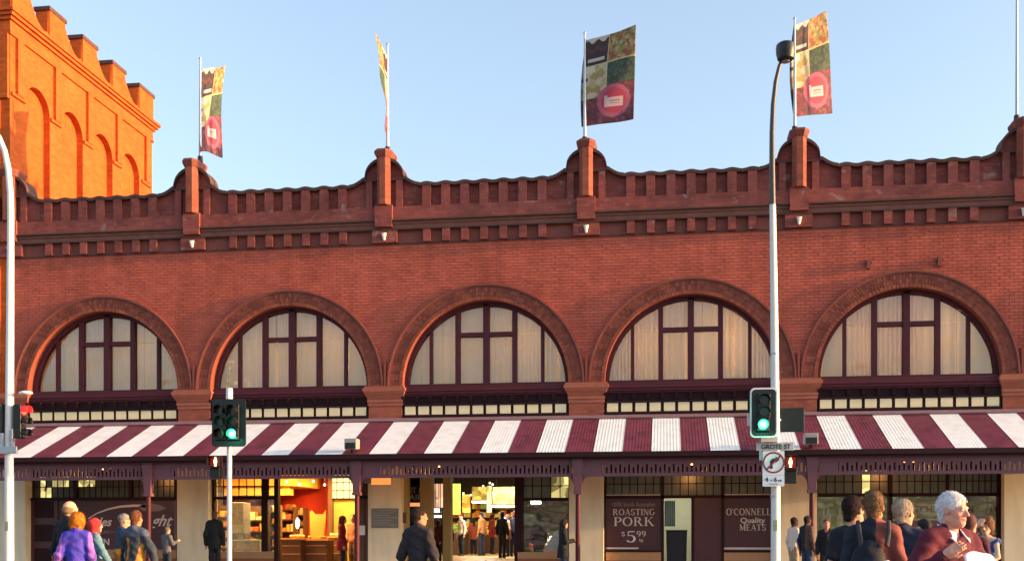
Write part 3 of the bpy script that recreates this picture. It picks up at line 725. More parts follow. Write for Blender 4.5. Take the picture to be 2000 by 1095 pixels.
def W4(px0, px1, py0, py1): mb = MB(); mb.box(X(px0, 30.19), X(px1, 30.19), ys2-.005, ys2, Z(px0, py1, 30.19), Z(px0, py0, 30.19)); mb.build('sign_rule', LETTER, MK)
W4(1184, 1290, 965, 967.5); W4(1184, 1247, 1068, 1071); W4(1413, 1520, 964, 967); W4(1413, 1520, 1068, 1072)
def sp(s, px, pbase, ptop, pw, m=LETTER):
    z0 = Z(px, pbase, 30.19); z1 = Z(px, ptop, 30.19); serif('lettering', s, m, X(px, 30.19), ys2, z0, z1-z0, MK, width=X(px+pw/2, 30.19)-X(px-pw/2, 30.19))
text('lettering', '100% South Australian', DIMLET, X(1237, 30.19), ys2, Z(1237, 988, 30.19), .17, MK, width=1.16, off=.003)
sp('ROASTING', 1238, 1005, 993, 82); sp('PORK', 1238, 1026, 1009, 78)
sp('$', 1217, 1047, 1037, 8); sp('5', 1232, 1058, 1036, 19); sp('99', 1252, 1047, 1036, 18)
text('lettering', 'kg', LETTER, X(1252, 30.19), ys2, Z(1252, 1056, 30.19), .11, MK)
sp("O'CONNELL'S", 1468, 1005, 992, 99)
text('lettering', 'Quality', LETTER, X(1470, 30.19), ys2, Z(1470, 1020, 30.19), .20, MK, width=.66, off=.004)
sp('MEATS', 1470, 1035, 1023, 51)
# --- bay 5: food shop with gold sign
x0, x1 = bayx(4)
fr(x0, x1, 3.16, 3.36); fr(x0, x0+.05, .25, 3.2); fr(x1-.07, x1, .25, 3.2)
q5 = [x0+.06, X(1738, YG), X(1850, YG), x1-.07]
leaded(MK, q5[0], q5[1]-.04, TZ0+.03, 3.14, 8, 2, lambda i, j: GL_Y if i == 5 else GL_M); leaded(MK, q5[1]+.04, q5[2]-.03, TZ0+.03, 3.14, 7, 2, GL_M); leaded(MK, q5[2]+.03, q5[3], TZ0+.03, 3.14, 8, 2, GL_M)
for v_ in q5[1:2]: fr(v_-.05, v_+.05, .25, 3.2)
fr(q5[2]-.03, q5[2]+.03, TZ0, 3.2)
fr(x0, x1, TZ0-.05, TZ0+.03)
MB().box(q5[0], q5[1]-.05, YG, YG+.008, .92, TZ0-.05).build('shop_pane', GLASS2, MK)
MB().box(q5[1]+.05, q5[3], YG, YG+.008, .92, TZ0-.05).build('shop_pane', GLASS2, MK)
fr(q5[0], q5[3], .74, .92, 30.1, 30.32, TAN, 'dado'); fr(q5[0], q5[3], .25, .74, 30.12, 30.32, RUST, 'dado')
# band sign across the inside of the window
SB = mat('buff_sign_band', (.42, .32, .14), .6, var=.2, scale=3)
zb0, zb1 = Z(1850, 1007, 30.5), Z(1850, 978, 30.5)
B('sign_band', SB, MK, X(1745, 30.5), X(1960, 30.5), 30.5, 30.54, zb0, zb1)
for s_, px, w_ in (('BUTCHERS', 1806, 1.1), ('FARM', 1882, .5), ('TO', 1944, .36)):
    text('lettering', s_, mat('dark_red_lettering', (.08, .01, .01), .6, var=0), X(px, 30.49), 30.494, zb0+.10, .25, MK, width=w_, off=.008)
text('lettering', 'BREAKFAST', mat('dark_red_lettering', (0, 0, 0)), X(1750, 30.49), 30.494, zb0+.14, .12, MK, width=.1) if False else None
mbx = MB(); zf0, zf1 = Z(1900, 1072, 30.45), Z(1900, 1012, 30.45); xa, xb = X(1745, 30.45), X(1963, 30.45)
mbx.box(xa, xb, 30.44, 30.46, zf1-.04, zf1); mbx.box(xb-.04, xb, 30.44, 30.46, zf0+.4, zf1); mbx.box(X(1890, 30.45), xb, 30.44, 30.46, zf0+.4, zf0+.44)
mbx.build('menu_frame', WHITE, MK)

# ------------------------------------------------------------------ interiors
def room(x0, x1, y0, y1, z0, z1, mback, mside, mfl, mcl, skip=''):
    if 'b' not in skip: B('room_wall', mback, MK, x0-.1, x1+.1, y1, y1+.1, z0, z1)
    if 'l' not in skip: B('room_wall', mside, MK, x0-.1, x0, y0, y1, z0, z1)
    if 'r' not in skip: B('room_wall', mside, MK, x1, x1+.1, y0, y1, z0, z1)
    B('room_ceiling', mcl, MK, x0-.1, x1+.1, y0, y1+.1, z1, z1+.1); B('room_floor', mfl, MK, x0-.1, x1+.1, y0, y1+.1, z0-.1, z0)
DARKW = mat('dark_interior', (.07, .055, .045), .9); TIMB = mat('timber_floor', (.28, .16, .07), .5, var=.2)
ORW = mat('orange_wall', (.75, .32, .05), .7, var=.08); REDW = mat('red_wall', (.55, .035, .012), .7, var=.06); OLV = mat('olive_wall', (.30, .22, .05), .8)
CL = mat('interior_ceiling', (.5, .42, .3), .9)
def area(par, name, x, y, z, sx, sy, e, c, rot=(0, 0, 0)):
    l = bpy.data.lights.new(name, 'AREA'); l.shape = 'RECTANGLE'; l.size = sx; l.size_y = sy; l.energy = e*.72; l.color = c
    o = bpy.data.objects.new(name, l); COL.objects.link(o); o.location = (x, y, z); o.rotation_euler = rot
    if par: o.parent = par; o.matrix_parent_inverse = par.matrix_basis.inverted()
    return o
def tubelamp(x0, x1, y, z, label, col=(1, .95, .8), es=12, e=30, h=.05, grp='tube lamps inside the shops'):
    t = thing('tube_lamp', label, 'lamp', ((x0+x1)/2, y, z), 0, grp)
    MB().box(x0, x1, y-.05, y+.05, z+h, z+h+.05).build('lamp_housing', WHITE, t)
    MB().box(x0+.03, x1-.03, y-.03, y+.03, z, z+h).build('tube', E_ON('tube_%d_%d' % (int(col[2]*10), es), col, es), t)
    area(t, 'lamp_light', (x0+x1)/2, y, z-.03, x1-x0, .1, e, col)
# bay 1 room (closed, dim), bay 2 shop
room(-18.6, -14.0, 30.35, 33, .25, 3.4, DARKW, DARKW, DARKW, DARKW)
room(-15.6, -8.0, 30.35, 35.6, .25, 3.42, REDW, ORW, TIMB, CL)
B('partition', OLV, MK, X(652, 35.0), -8.0, 35.0, 35.1, .25, 3.4)
B('partition', WOOD, MK, X(642, 34.9), X(650, 34.9), 34.8, 35.1, .25, 3.4)
gx0, gx1 = X(646, 34.9), X(708, 34.9); gz0, gz1 = Z(675, 973, 34.9), Z(675, 926, 34.9)
iw = bpy.data.objects.new('inner_window', None); COL.objects.link(iw); iw.parent = MK; iw.matrix_parent_inverse = MK.matrix_basis.inverted()
for i in range(5):
    for j in range(3):
        MB().box(gx0+(gx1-gx0)*i/5+.015, gx0+(gx1-gx0)*(i+1)/5-.015, 34.86, 34.88, gz0+(gz1-gz0)*j/3+.015, gz0+(gz1-gz0)*(j+1)/3-.015).build('pane', E_ON('lit_inner_window', (1, .80, .30), .85), iw)
MB().box(gx0, gx1, 34.90, 34.95, gz0, gz1).build('frame', MAROON_D, iw)
# bulkheads over the counter
B('bulkhead', ORW, MK, -15.4, X(590, 33.6), 33.0, 35.5, Z(560, 948, 33.0), 3.4)
B('bulkhead', mat('ochre_panel', (.8, .42, .06), .7), MK, -15.4, X(575, 33.6), 33.2, 33.5, Z(560, 966, 33.2), Z(560, 950, 33.2))
def area_lamp(x, y, label, e, c, grp, z=3.36, s=.5, es=8):
    t = thing('ceiling_panel_lamp', label, 'lamp', (x, y, z), 0, grp)
    MB().box(x-s/2, x+s/2, y-s/2, y+s/2, z, z+.04).build('lamp_panel', E_ON('panel_%d%d' % (es, int(c[2]*20)), c, es), t)
    area(t, 'lamp_light', x, y, z-.02, s, s, e, c)
for i, (x, y) in enumerate(((-12.6, 31.6), (-10.9, 32.2), (-12.6, 34.2), (-10.2, 34.0))):
    area_lamp(x, y, ['square warm lamp behind the left window of the orange shop', 'square warm lamp in the middle of the orange shop', 'square warm lamp over the shelves of the orange shop', 'square warm lamp by the red wall'][i], 95, (1, .56, .17), 'square lamps in the orange food shop')
# shelves with loaves
LOAF = [mat('loaf_%s' % n, c, .8, var=.2, scale=20) for n, c in (('golden', (.75, .36, .08)), ('brown', (.45, .19, .05)), ('pale', (.8, .6, .3)), ('red', (.6, .12, .04)))]
def shelf(px0, px1, y, rows, label):
    a, b = X(px0, y), X(px1, y); t = thing('bread_shelf', label, 'shelf', ((a+b)/2, y, .25), 0, 'shelves in the orange food shop')
    mb = MB(); mb.box(a-.04, a, y, y+.4, .25, 2.3); mb.box(b, b+.04, y, y+.4, .25, 2.3); mb.box(a, b, y+.38, y+.4, .25, 2.3); mb.build('frame', WOOD, t)
    rr = random.Random(px0)
    for z in rows:
        MB().box(a, b, y, y+.38, z-.03, z).build('shelf_board', WOOD, t)
        x = a+.02; ms = {}
        while x < b-.08:
            w_ = rr.uniform(.08, .2); h_ = rr.uniform(.08, .26); mi = rr.randrange(4)
            ms.setdefault(mi, MB()).box(x, min(x+w_, b), y+.05, y+.33, z+.001, z+h_); x += w_+rr.uniform(.01, .04)
        for mi, mb in ms.items(): kind(mb.build('packet', LOAF[mi], t, bevel=.02), 'stuff')
shelf(414, 446, 32.2, (.7, 1.0, 1.32, 1.64, 1.95), 'narrow shelf of loaves at the left window edge of the orange shop')
shelf(478, 512, 32.6, (.75, 1.15, 1.5, 1.85), 'shelf of golden loaves behind the left shop window')
shelf(546, 572, 34.4, (1.1, 1.5, 1.9, 2.2), 'shelf of loaves under the yellow panel behind the counter')
shelf(448, 476, 33.4, (1.0, 1.4, 1.75, 2.1), 'shelf of loaves above the grey chiller')
shelf(572, 592, 35.0, (1.0, 1.35, 1.7, 2.05), 'shelf of loaves against the red wall beside the white lamp')
shelf(528, 540, 32.0, (.7, 1.05, 1.4, 1.75, 2.1), 'narrow shelf of loaves seen between the window posts')
for i_, (px_, py_) in enumerate(((560, 940), (585, 945), (612, 939), (634, 946))):
    x_, y_, z_ = G(px_, py_, 32.8); t = thing('hanging_bulb', ('first', 'second', 'third', 'fourth')[i_] + ' hanging bulb from the left in the orange food shop', 'bulb', (x_, y_, z_), 0, 'bulbs in the orange food shop')
    MB().ball((x_, y_, z_), .04, 10, 6).build('bulb', E_ON('bulb_glow', (1, .8, .45), 2.5), t, True); MB().cyl((x_, y_, z_+.04), (x_, y_, 3.4), .008, n=5).build('cord', BLACK, t)
# glass chiller with grey door
t = thing('chiller_cabinet', 'grey upright chiller behind the left window of the orange shop', 'cabinet', (X(462, 31.6), 31.6, .25))
GREY = mat('grey_metal', (.22, .22, .24), .5, metal=.3)
MB().box(X(452, 31.6), X(480, 31.6), 31.4, 32, .25, Z(460, 980, 31.4)).build('cabinet_body', GREY, t, bevel=.02)
MB().box(X(454, 31.4), X(478, 31.4), 31.37, 31.39, .5, 1.7).build('door', mat('chiller_door', (.3, .33, .36), .2), t)
t = thing('display_case', 'low glass display case with grey front inside the left shop window', 'case', (X(480, 31.1), 31.1, .25))
MB().box(X(450, 31.1), X(512, 31.1), 30.9, 31.4, .25, 1.25).build('case_body', mat('case_grey', (.3, .34, .34), .35), t, bevel=.03)
MB().box(X(450, 31.1), X(512, 31.1), 30.95, 31.35, 1.25, 1.45).build('glass_lid', GLASS2, t)
for i, (a, b, y, h) in enumerate(((548, 588, 31.9, 1.05), (594, 640, 32.3, 1.02), (640, 668, 33.2, 1.1))):
    t = thing('counter', ['dark timber counter nearest the window posts', 'dark timber counter with trays in front of the red wall', 'counter end beside the doorway'][i], 'counter', (X((a+b)/2, y), y, .25), 0, 'timber counters in the orange shop')
    xa, xb = X(a, y), X(b, y)
    MB().box(xa, xb, y, y+.6, .25, h+.2).build('counter_body', WOOD, t, bevel=.01)
    MB().box(xa-.03, xb+.03, y-.04, y+.64, h+.2, h+.25).build('countertop', mat('orange_top', (.6, .3, .1), .3), t)
    mb = MB()
    for z in (.5, .8, 1.05): mb.box(xa+.05, xb-.05, y-.015, y, z, z+.03)
    mb.build('drawer_rail', TAN, t)
    rr = random.Random(i); mb = MB()
    for q_ in range(9): x = rr.uniform(xa+.08, xb-.08); mb.ball((x, y+rr.uniform(.1, .5), h+.30), (.07, .07, .05), 8, 5)
    kind(mb.build('pastry', LOAF[i % 3], t, True), 'stuff')
t = thing('price_easel', 'orange display board standing on the counter in front of the red wall', 'sign', (X(617, 32.5), 32.5, 1.27))
MB().prism([(X(606, 32.5), 1.28), (X(632, 32.5), 1.28), (X(636, 32.5), 1.9), (X(636, 32.5), 2.15), (X(631, 32.5), 2.03), (X(614, 32.5), 2.03), (X(608, 32.5), 2.14), (X(605, 32.5), 2.1)], 32.5, 32.55).build('board', ORW, t)
t = thing('glowing_lamp', 'white glowing lamp standing on the counter by the yellow shelves', 'lamp', (X(581, 32.2), 32.2, 1.3))
MB().ball((X(581, 32.2), 32.2, 1.75), (.06, .06, .17), 12, 8).build('lamp_shade', E_ON('white_lamp', (1, .95, .75), 3), t, True)
MB().cyl((X(581, 32.2), 32.2, 1.3), (X(581, 32.2), 32.2, 1.5), .05, .04).build('lamp_base', WOOD, t)
t = thing('paper_notice', 'small white notice on the doorway post of the orange shop', 'notice', G(706, 1035, 30.05))
x, y, z = G(706, 1035, 30.05); MB().box(x-.10, x+.10, 30.06, 30.075, z-.13, z+.14).build('sheet', WHITE, t)
t = thing('hanging_sign', 'small lit amber sign hanging under the verandah by the second pier', 'sign', G(743, 938, 28.8))
x, y, z = G(743, 938, 28.8); MB().box(x-.26, x+.26, y, y+.12, z-.10, z+.07).build('sign_box', mat('amber_sign', (.5, .16, .05), .5, emit=(1, .3, .06), es=0.28), t)
MB().cyl((x-.2, y+.06, z+.07), (x-.2, y+.06, 3.37), .01).cyl((x+.2, y+.06, z+.07), (x+.2, y+.06, 3.37), .01).build('hanger', BLACK, t)
t = thing('hanging_sign', 'small grey box sign under the verandah left of the amber one', 'sign', G(718, 935, 28.8))
x, y, z = G(718, 934, 28.8); MB().box(x-.11, x+.11, y, y+.12, z-.12, z+.08).build('sign_box', GREY, t)
MB().cyl((x, y+.06, z+.07), (x, y+.06, 3.37), .012).build('hanger', BLACK, t)
# bay 3 hall
HW = mat('hall_wall', (.22, .17, .10), .9)
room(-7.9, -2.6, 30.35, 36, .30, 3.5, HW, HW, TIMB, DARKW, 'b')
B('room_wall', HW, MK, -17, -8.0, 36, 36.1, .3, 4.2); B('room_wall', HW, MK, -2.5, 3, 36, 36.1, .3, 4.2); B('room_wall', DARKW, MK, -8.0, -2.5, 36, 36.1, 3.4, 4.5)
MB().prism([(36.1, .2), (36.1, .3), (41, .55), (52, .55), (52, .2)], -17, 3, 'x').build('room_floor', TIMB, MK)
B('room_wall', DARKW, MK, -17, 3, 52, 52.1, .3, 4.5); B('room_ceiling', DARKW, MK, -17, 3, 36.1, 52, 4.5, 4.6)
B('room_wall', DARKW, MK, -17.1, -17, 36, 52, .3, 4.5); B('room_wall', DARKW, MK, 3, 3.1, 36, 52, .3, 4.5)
def board(px0, px1, py0, py1, y, m, label, txt=None, tm=None, name='hanging_board', grp=None):
    a, b = X(px0, y), X(px1, y); c = (px0+px1)/2; z0, z1 = Z(c, py1, y), Z(c, py0, y)
    t = thing(name, label, 'sign', ((a+b)/2, y, z0), 0, grp)
    MB().box(a, b, y, y+.05, z0, z1).build('board', m, t)
    for i in (.15, .85): MB().cyl((a+(b-a)*i, y+.025, z1), (a+(b-a)*i, y+.025, max(z1+.1, 3.45 if y < 36 else 4.5)), .01, n=6).build('hanger', BLACK, t)
    if txt:
        for s_, px, py, h, wd in txt: text('lettering', s_, tm, X(px, y), y-.005, Z(px, py, y), h, t, width=wd, off=.006)
board(770, 829, 946, 979, 32.3, mat('black_board', (.03, .015, .015), .5), 'black board with pale letters AIRS hanging left in the market entrance', [('CUT &', 806, 962, .24, .62), ('REPAIRS', 802, 976, .26, 1.0)], LETTER)
board(796, 832, 981, 988, 32.3, mat('orange_strip', (.8, .25, .08), .5, emit=(1, .35, .12), es=0.28), 'orange strip sign under the black repairs board')
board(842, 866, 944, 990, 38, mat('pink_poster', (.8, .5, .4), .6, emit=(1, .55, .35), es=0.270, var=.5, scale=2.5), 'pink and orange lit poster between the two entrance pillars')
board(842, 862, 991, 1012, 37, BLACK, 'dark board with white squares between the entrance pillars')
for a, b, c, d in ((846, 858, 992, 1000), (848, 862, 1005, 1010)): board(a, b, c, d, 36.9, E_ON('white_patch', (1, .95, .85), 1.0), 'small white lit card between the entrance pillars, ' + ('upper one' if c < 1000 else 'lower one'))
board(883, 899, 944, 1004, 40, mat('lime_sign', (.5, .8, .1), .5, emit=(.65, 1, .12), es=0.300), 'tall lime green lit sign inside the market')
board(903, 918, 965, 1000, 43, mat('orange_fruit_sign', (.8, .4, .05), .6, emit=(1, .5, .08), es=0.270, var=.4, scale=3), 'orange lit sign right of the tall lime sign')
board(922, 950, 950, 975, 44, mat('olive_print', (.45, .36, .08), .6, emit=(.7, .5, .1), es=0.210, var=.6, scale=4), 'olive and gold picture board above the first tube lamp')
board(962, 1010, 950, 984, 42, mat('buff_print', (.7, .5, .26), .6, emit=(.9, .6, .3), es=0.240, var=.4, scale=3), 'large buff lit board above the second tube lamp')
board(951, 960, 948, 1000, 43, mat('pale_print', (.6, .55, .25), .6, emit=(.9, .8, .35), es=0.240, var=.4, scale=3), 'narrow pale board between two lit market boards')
tubelamp(X(921, 42), X(951, 42), 42, Z(936, 981, 42), 'short white tube lamp right of the lime sign', es=9)
tubelamp(X(957, 41), X(1006, 41), 41, Z(980, 989, 41), 'long white tube lamp under the large buff board', es=9)
tubelamp(X(1035, 34), X(1058, 34), 34, Z(1046, 983, 34), 'white tube lamp behind the window right of the market entrance', es=8, h=.12)
for i, (x, y) in enumerate(((-6.0, 33.5), (-8.5, 39.5), (-5.5, 41), (-8.0, 46.5), (-4.2, 46.5), (-11, 44))):
    area_lamp(x, y, ['lamp over the market entrance passage', 'lamp at the head of the market ramp on the left', 'lamp in the middle of the market hall', 'lamp deep in the hall on the left', 'lamp deep in the hall on the right', 'lamp at the far left of the hall'][i], (14, 44, 54, 64, 64, 54)[i], (1, .78, .42), 'square lamps in the market hall', z=3.42 if y < 36 else 4.44, s=.6, es=5)
# stalls heaped with fruit
FR = [mat('fruit_%s' % n, c, .4, var=.1) for n, c in (('orange', (.85, .28, .03)), ('red', (.6, .03, .02)), ('green', (.3, .5, .05)), ('yellow', (.85, .6, .06)), ('white', (.8, .75, .65)))]
def stall(px0, px1, y, h, cs, label, z0=.55):
    a, b = X(px0, y), X(px1, y); t = thing('market_stall', label, 'stall', ((a+b)/2, y, z0), 0, 'stalls in the market hall'); rr = random.Random(px0)
    MB().box(a, b, y, y+1, z0, z0+h).build('stall_front', WOOD, t)
    for ci, c in enumerate(cs):
        mb = MB(); xa = a+(b-a)*ci/len(cs); xb = a+(b-a)*(ci+1)/len(cs)
        for r_ in range(4):
            for q_ in range(max(3, int((xb-xa)/.11))): mb.ball((rr.uniform(xa, xb), y+.1+.22*r_, z0+h+.05+.11*r_+rr.random()*.04), .075, 7, 5)
        kind(mb.build('fruit', FR[c], t, True), 'stuff')
stall(902, 948, 47, .8, (0, 1, 3), 'stall heaped with oranges and tomatoes at left of the hall'); stall(950, 1004, 48.5, .8, (3, 0, 4), 'stall of yellow and pale fruit under the buff board')
stall(882, 905, 44, .9, (2, 3), 'small stall of greens under the lime sign')
stall(1036, 1100, 34.5, .7, (1, 4, 2), 'stall behind the window right of the entrance', .3)
# wall of goods at the back of the hall and hanging bulbs
for i, (a_, b_, y_) in enumerate(((884, 918, 50.5), (922, 962, 50.8), (966, 1012, 50.6))):
    xa, xb = X(a_, y_), X(b_, y_); t = thing('goods_rack', ['tall rack of bright goods at the back left of the hall', 'tall rack of bright goods at the back centre of the hall', 'tall rack of bright goods at the back right of the hall'][i], 'rack', ((xa+xb)/2, y_, .55), 0, 'racks of goods at the back of the hall'); rr = random.Random(i+40)
    MB().box(xa, xb, y_+.4, y_+.45, .55, 3.0).build('back_panel', WOOD, t)
    for z_ in (1.0, 1.4, 1.8, 2.2, 2.6): MB().box(xa, xb, y_, y_+.4, z_-.03, z_).build('shelf_board', TAN, t)
    ms = {}
    for z_ in (1.0, 1.4, 1.8, 2.2, 2.6):
        x_ = xa
        while x_ < xb-.1: w_ = rr.uniform(.07, .16); ms.setdefault(rr.randrange(5), MB()).box(x_, x_+w_, y_+.05, y_+.35, z_+.001, z_+rr.uniform(.12, .32)); x_ += w_+.02
    for mi, mb in ms.items(): kind(mb.build('packet', FR[mi], t), 'stuff')
rr = random.Random(5)
BL_ = ['small bulb above the lime sign', 'small bulb left of the buff board', 'small bulb nearest the left pillar', 'small bulb over the olive board', 'small bulb above the orange sign', 'small bulb by the right jamb', 'small bulb over the first tube lamp', 'small bulb highest under the lintel', 'small bulb lowest over the buff board']
for i in range(9):
    px_, py_, y_ = rr.uniform(885, 1010), rr.uniform(942, 968), rr.uniform(38.5, 40.5); x_, y_, z_ = G(px_, py_, y_)
    t = thing('hanging_bulb', 'warm ' + BL_[i] + ' in the market hall', 'bulb', (x_, y_, z_), 0, 'small bulbs in the market hall')
    MB().ball((x_, y_, z_), .035, 10, 6).build('bulb', E_ON('bulb_glow', (1, .8, .45), 2.5), t, True); MB().cyl((x_, y_, z_+.05), (x_, y_, 4.48), .008, n=5).build('cord', BLACK, t)
# things in the window: leaning white board
t = thing('leaning_board', 'grey white board leaning inside the window behind the woman in black', 'board', G(1085, 1060, 30.8))
MB().prism([(X(1063, 30.8), 1.0), (X(1092, 30.8), .95), (X(1092, 30.8), 1.55), (X(1084, 30.8), 1.5)], 30.8, 30.84).build('board', SIGNW, t)
# bay 4 butcher's room behind the doorway
room(-1.6, 3.0, 30.4, 33.5, .28, 3.4, mat('pale_green_wall', (.42, .45, .33), .7, var=.12), MATS['pale_green_wall'], TIMB, CL)
area_lamp(.4, 31.6, 'square white lamp in the butcher doorway room', 26, (1, .93, .75), None)
t = thing('strip_curtain', 'blue plastic strip curtain hanging in the butcher doorway', 'curtain', (X(1308, 31.2), 31.2, 1.3))
mb = MB()
for i in range(6): mb.box(X(1298, 31.2)+i*.05, X(1298, 31.2)+i*.05+.045, 31.2+.01*(i % 2), 31.21+.01*(i % 2), Z(1305, 1027, 31.2), Z(1305, 977, 31.2))
mb.build('strip', mat('blue_plastic', (.03, .16, .28), .4), t)
t = thing('waste_bin', 'dark bin standing inside the butcher doorway', 'bin', (X(1322, 30.7), 30.7, .28))
MB().prism([(X(1303, 30.7), .28), (X(1340, 30.7), .28), (X(1342, 30.7), Z(1320, 1036, 30.7)), (X(1301, 30.7), Z(1320, 1036, 30.7))], 30.6, 31.1).build('bin_body', mat('navy_plastic', (.008, .012, .03), .5), t, bevel=.02)
MB().box(X(1300, 30.7), X(1343, 30.7), 30.58, 31.12, Z(1320, 1036, 30.7), Z(1320, 1034, 30.7)).build('lid', MATS['navy_plastic'], t)
# bay 5 rooms
room(4.0, 8.9, 30.6, 34.5, .28, 3.4, mat('olive_shop_wall', (.12, .12, .05), .8, var=.4, scale=1.5), DARKW, TIMB, CL)
B('partition', mat('red_screen', (.28, .03, .03), .6), MK, X(1745, 30.7), X(1960, 30.7), 30.7, 30.74, .3, Z(1850, 1012, 30.7))
area_lamp(5.0, 32, 'square lamp behind the left half of the rightmost shop window', 13, (.95, .95, .6), None); area_lamp(7.8, 32, 'square lamp behind the gold sign band', 8, (1, .9, .6), None, s=.6)
tubelamp(4.3, 5.3, 32.2, 2.9, 'white tube lamp behind the left half of the rightmost window', es=6, e=5)
for i, px in enumerate((1608, 1618, 1640)):
    t = thing('bottle_display', ['pale bottle standing leftmost in the rightmost shop window', 'pale bottle second from left in the rightmost shop window', 'pale bottle third from left in the rightmost shop window'][i], 'bottle', (X(px, 31), 31, 1.35))
    MB().cyl((X(px, 31), 31, 1.35), (X(px, 31), 31, 1.95), .10, .07, 12).cyl((X(px, 31), 31, 1.95), (X(px, 31), 31, 2.15), .03, n=8).build('bottle', mat('pale_bottle', (.6, .6, .45), .3), t, True)
B('display_ledge', WOOD, MK, 4.1, 6.0, 30.8, 31.3, 1.3, 1.349)
# plaque on the second pier
t = thing('wall_plaque', 'grey engraved plaque on the cream pier beside the market entrance', 'plaque', G(752, 1010, 29.8))
a, b = X(726, 29.83), X(778, 29.83); z0, z1 = Z(752, 1030, 29.83), Z(752, 992, 29.83)
MB().box(a, b, 29.82, 29.849, z0, z1).build('plate', mat('slate_plate', (.16, .16, .15), .4, metal=.3), t, bevel=.004)
mb = MB(); n_ = 7
for i in range(n_): zz = z1-.05-(z1-z0-.08)*i/n_; mb.box(a+.04, b-.04-.1*(i % 3), 29.816, 29.82, zz-.02, zz)
mb.build('engraved_line', mat('slate_line', (.28, .27, .25), .5), t)
t = thing('meter_box', 'small brown box on the left jamb of the market entrance', 'box', G(790, 1010, 30.15)); x, y, z = G(789, 1010, 30.15)
MB().box(x-.07, x+.07, 30.1, 30.2, z-.15, z+.15).build('box_body', WOOD, t, bevel=.01)

# ------------------------------------------------------------------ flagpoles and banners
def fruit_print(n, m, seed):
    rg = np.random.default_rng(seed); s, t = np.meshgrid((np.arange(n)+.5)/n, (np.arange(m)+.5)/m, indexing='ij')
    def blobs(k, cols, sc=1.):
        p = rg.random((k, 2)); c = np.array(cols)[rg.integers(0, len(cols), k)]
        d = ((s[..., None]-p[:, 0])**2+((t[..., None]-p[:, 1])*1.8)**2)
        i = d.argmin(-1); q = np.sqrt(d.min(-1)); return c[i]*(1-.5*np.clip(q*9/sc, 0, 1))[..., None]
    C = np.zeros((n, m, 3))
    A = blobs(500, [(.55, .08, .03), (.6, .35, .05), (.35, .4, .06), (.7, .5, .15), (.45, .14, .04)])
    GR = blobs(700, [(.05, .11, .05), (.08, .15, .08), (.03, .07, .05)], 1.5)
    YL = blobs(120, [(.7, .5, .2), (.75, .65, .45), (.55, .36, .08), (.7, .62, .4)], 3)
    MG = blobs(500, [(.26, .02, .05), (.20, .03, .06), (.36, .05, .08), (.14, .02, .05)])
    DK = np.zeros_like(C)+np.array((.04, .02, .03))
    tt = t+.02*np.sin(s*30); DK[(tt < .045)] = (.7, .6, .5); DK[(tt > .12) & (tt < .16)] = (.14, .02, .03); DK[(t > .235) & (t < .275) & (s > .1) & (s < .42)] = (.7, .58, .58)
    C[:] = MG
    L = s < .48
    C[L & (t < .33)] = DK[L & (t < .33)]; C[~L & (t < .33)] = A[~L & (t < .33)]
    C[L & (t >= .33) & (t < .7)] = YL[L & (t >= .33) & (t < .7)]; C[~L & (t >= .33) & (t < .58)] = GR[~L & (t >= .33) & (t < .58)]
    C[L & (t >= .33) & (t < .40) & (s < .25)] = (.8, .72, .6); C[L & (t > .45) & (t < .49) & (s < .12)] = (.05, .05, .05)
    C[(abs(t-.325) < .006)] = (.75, .65, .25); C[(abs(s-.48) < .008) & (t < .6)] = (.7, .6, .3)
    sy = 1.75; d = np.sqrt((s-.62)**2+((t-.76)*sy)**2)
    ringm = (d < .31); C[ringm] = MG[ringm]*.5+np.array((.60, .08, .22))*.8; C[d < .235] = (.62, .0, .07)
    u, v = s-.62, (t-.76)*sy; tagm = (abs(u) < .17) & (abs(v-.02) < .085) | ((u > -.17) & (u < -.12) & (v > -.11) & (v < 0)); C[tagm] = (.75, .55, .58)
    ln = (abs(u-.02) < .10) & ((abs(v-.0) < .012) | (abs(v-.05) < .01)); C[ln] = (.5, .2, .25)
    C[(s < .03)] *= .5
    g_ = C.mean(-1, keepdims=True); return (C*.8+g_*.2)*.66+.03
NB, MBN = 72, 130
PRN = fruit_print(NB, MBN, 3)
def banner(par, fn):
    v = []; f = []
    for i in range(NB+1):
        for j in range(MBN+1): v.append(fn(i/NB, j/MBN))
    for i in range(NB):
        for j in range(MBN): a = i*(MBN+1)+j; f.append((a, a+MBN+1, a+MBN+2, a+1))
    me = bpy.data.meshes.new('banner'); me.from_pydata(v, [], f); me.materials.append(PRINT)
    at_ = me.color_attributes.new('Col', 'FLOAT_COLOR', 'CORNER')
    c = np.ones((NB*MBN, 4, 4), np.float32); c[..., :3] = PRN.reshape(-1, 1, 3); at_.data.foreach_set('color', c.ravel())
    me.polygons.foreach_set('use_smooth', [True]*len(f)); o = link('banner', me, par)
    m_ = o.modifiers.new('thickness', 'SOLIDIFY'); m_.thickness = .004
    return o
YF = 29.85
zt4 = {1: 116, 2: 88, 3: 66, 4: 38, 5: -40}
labs = {1: 'leftmost flagpole with a fruit print banner seen half turned', 2: 'flagpole with its banner twisted edge on, second from left', 3: 'flagpole carrying the widest fruit print banner, seen face on', 4: 'flagpole with banner partly behind the black lamp head', 5: 'bare flagpole top at the right edge on the fifth pier'}
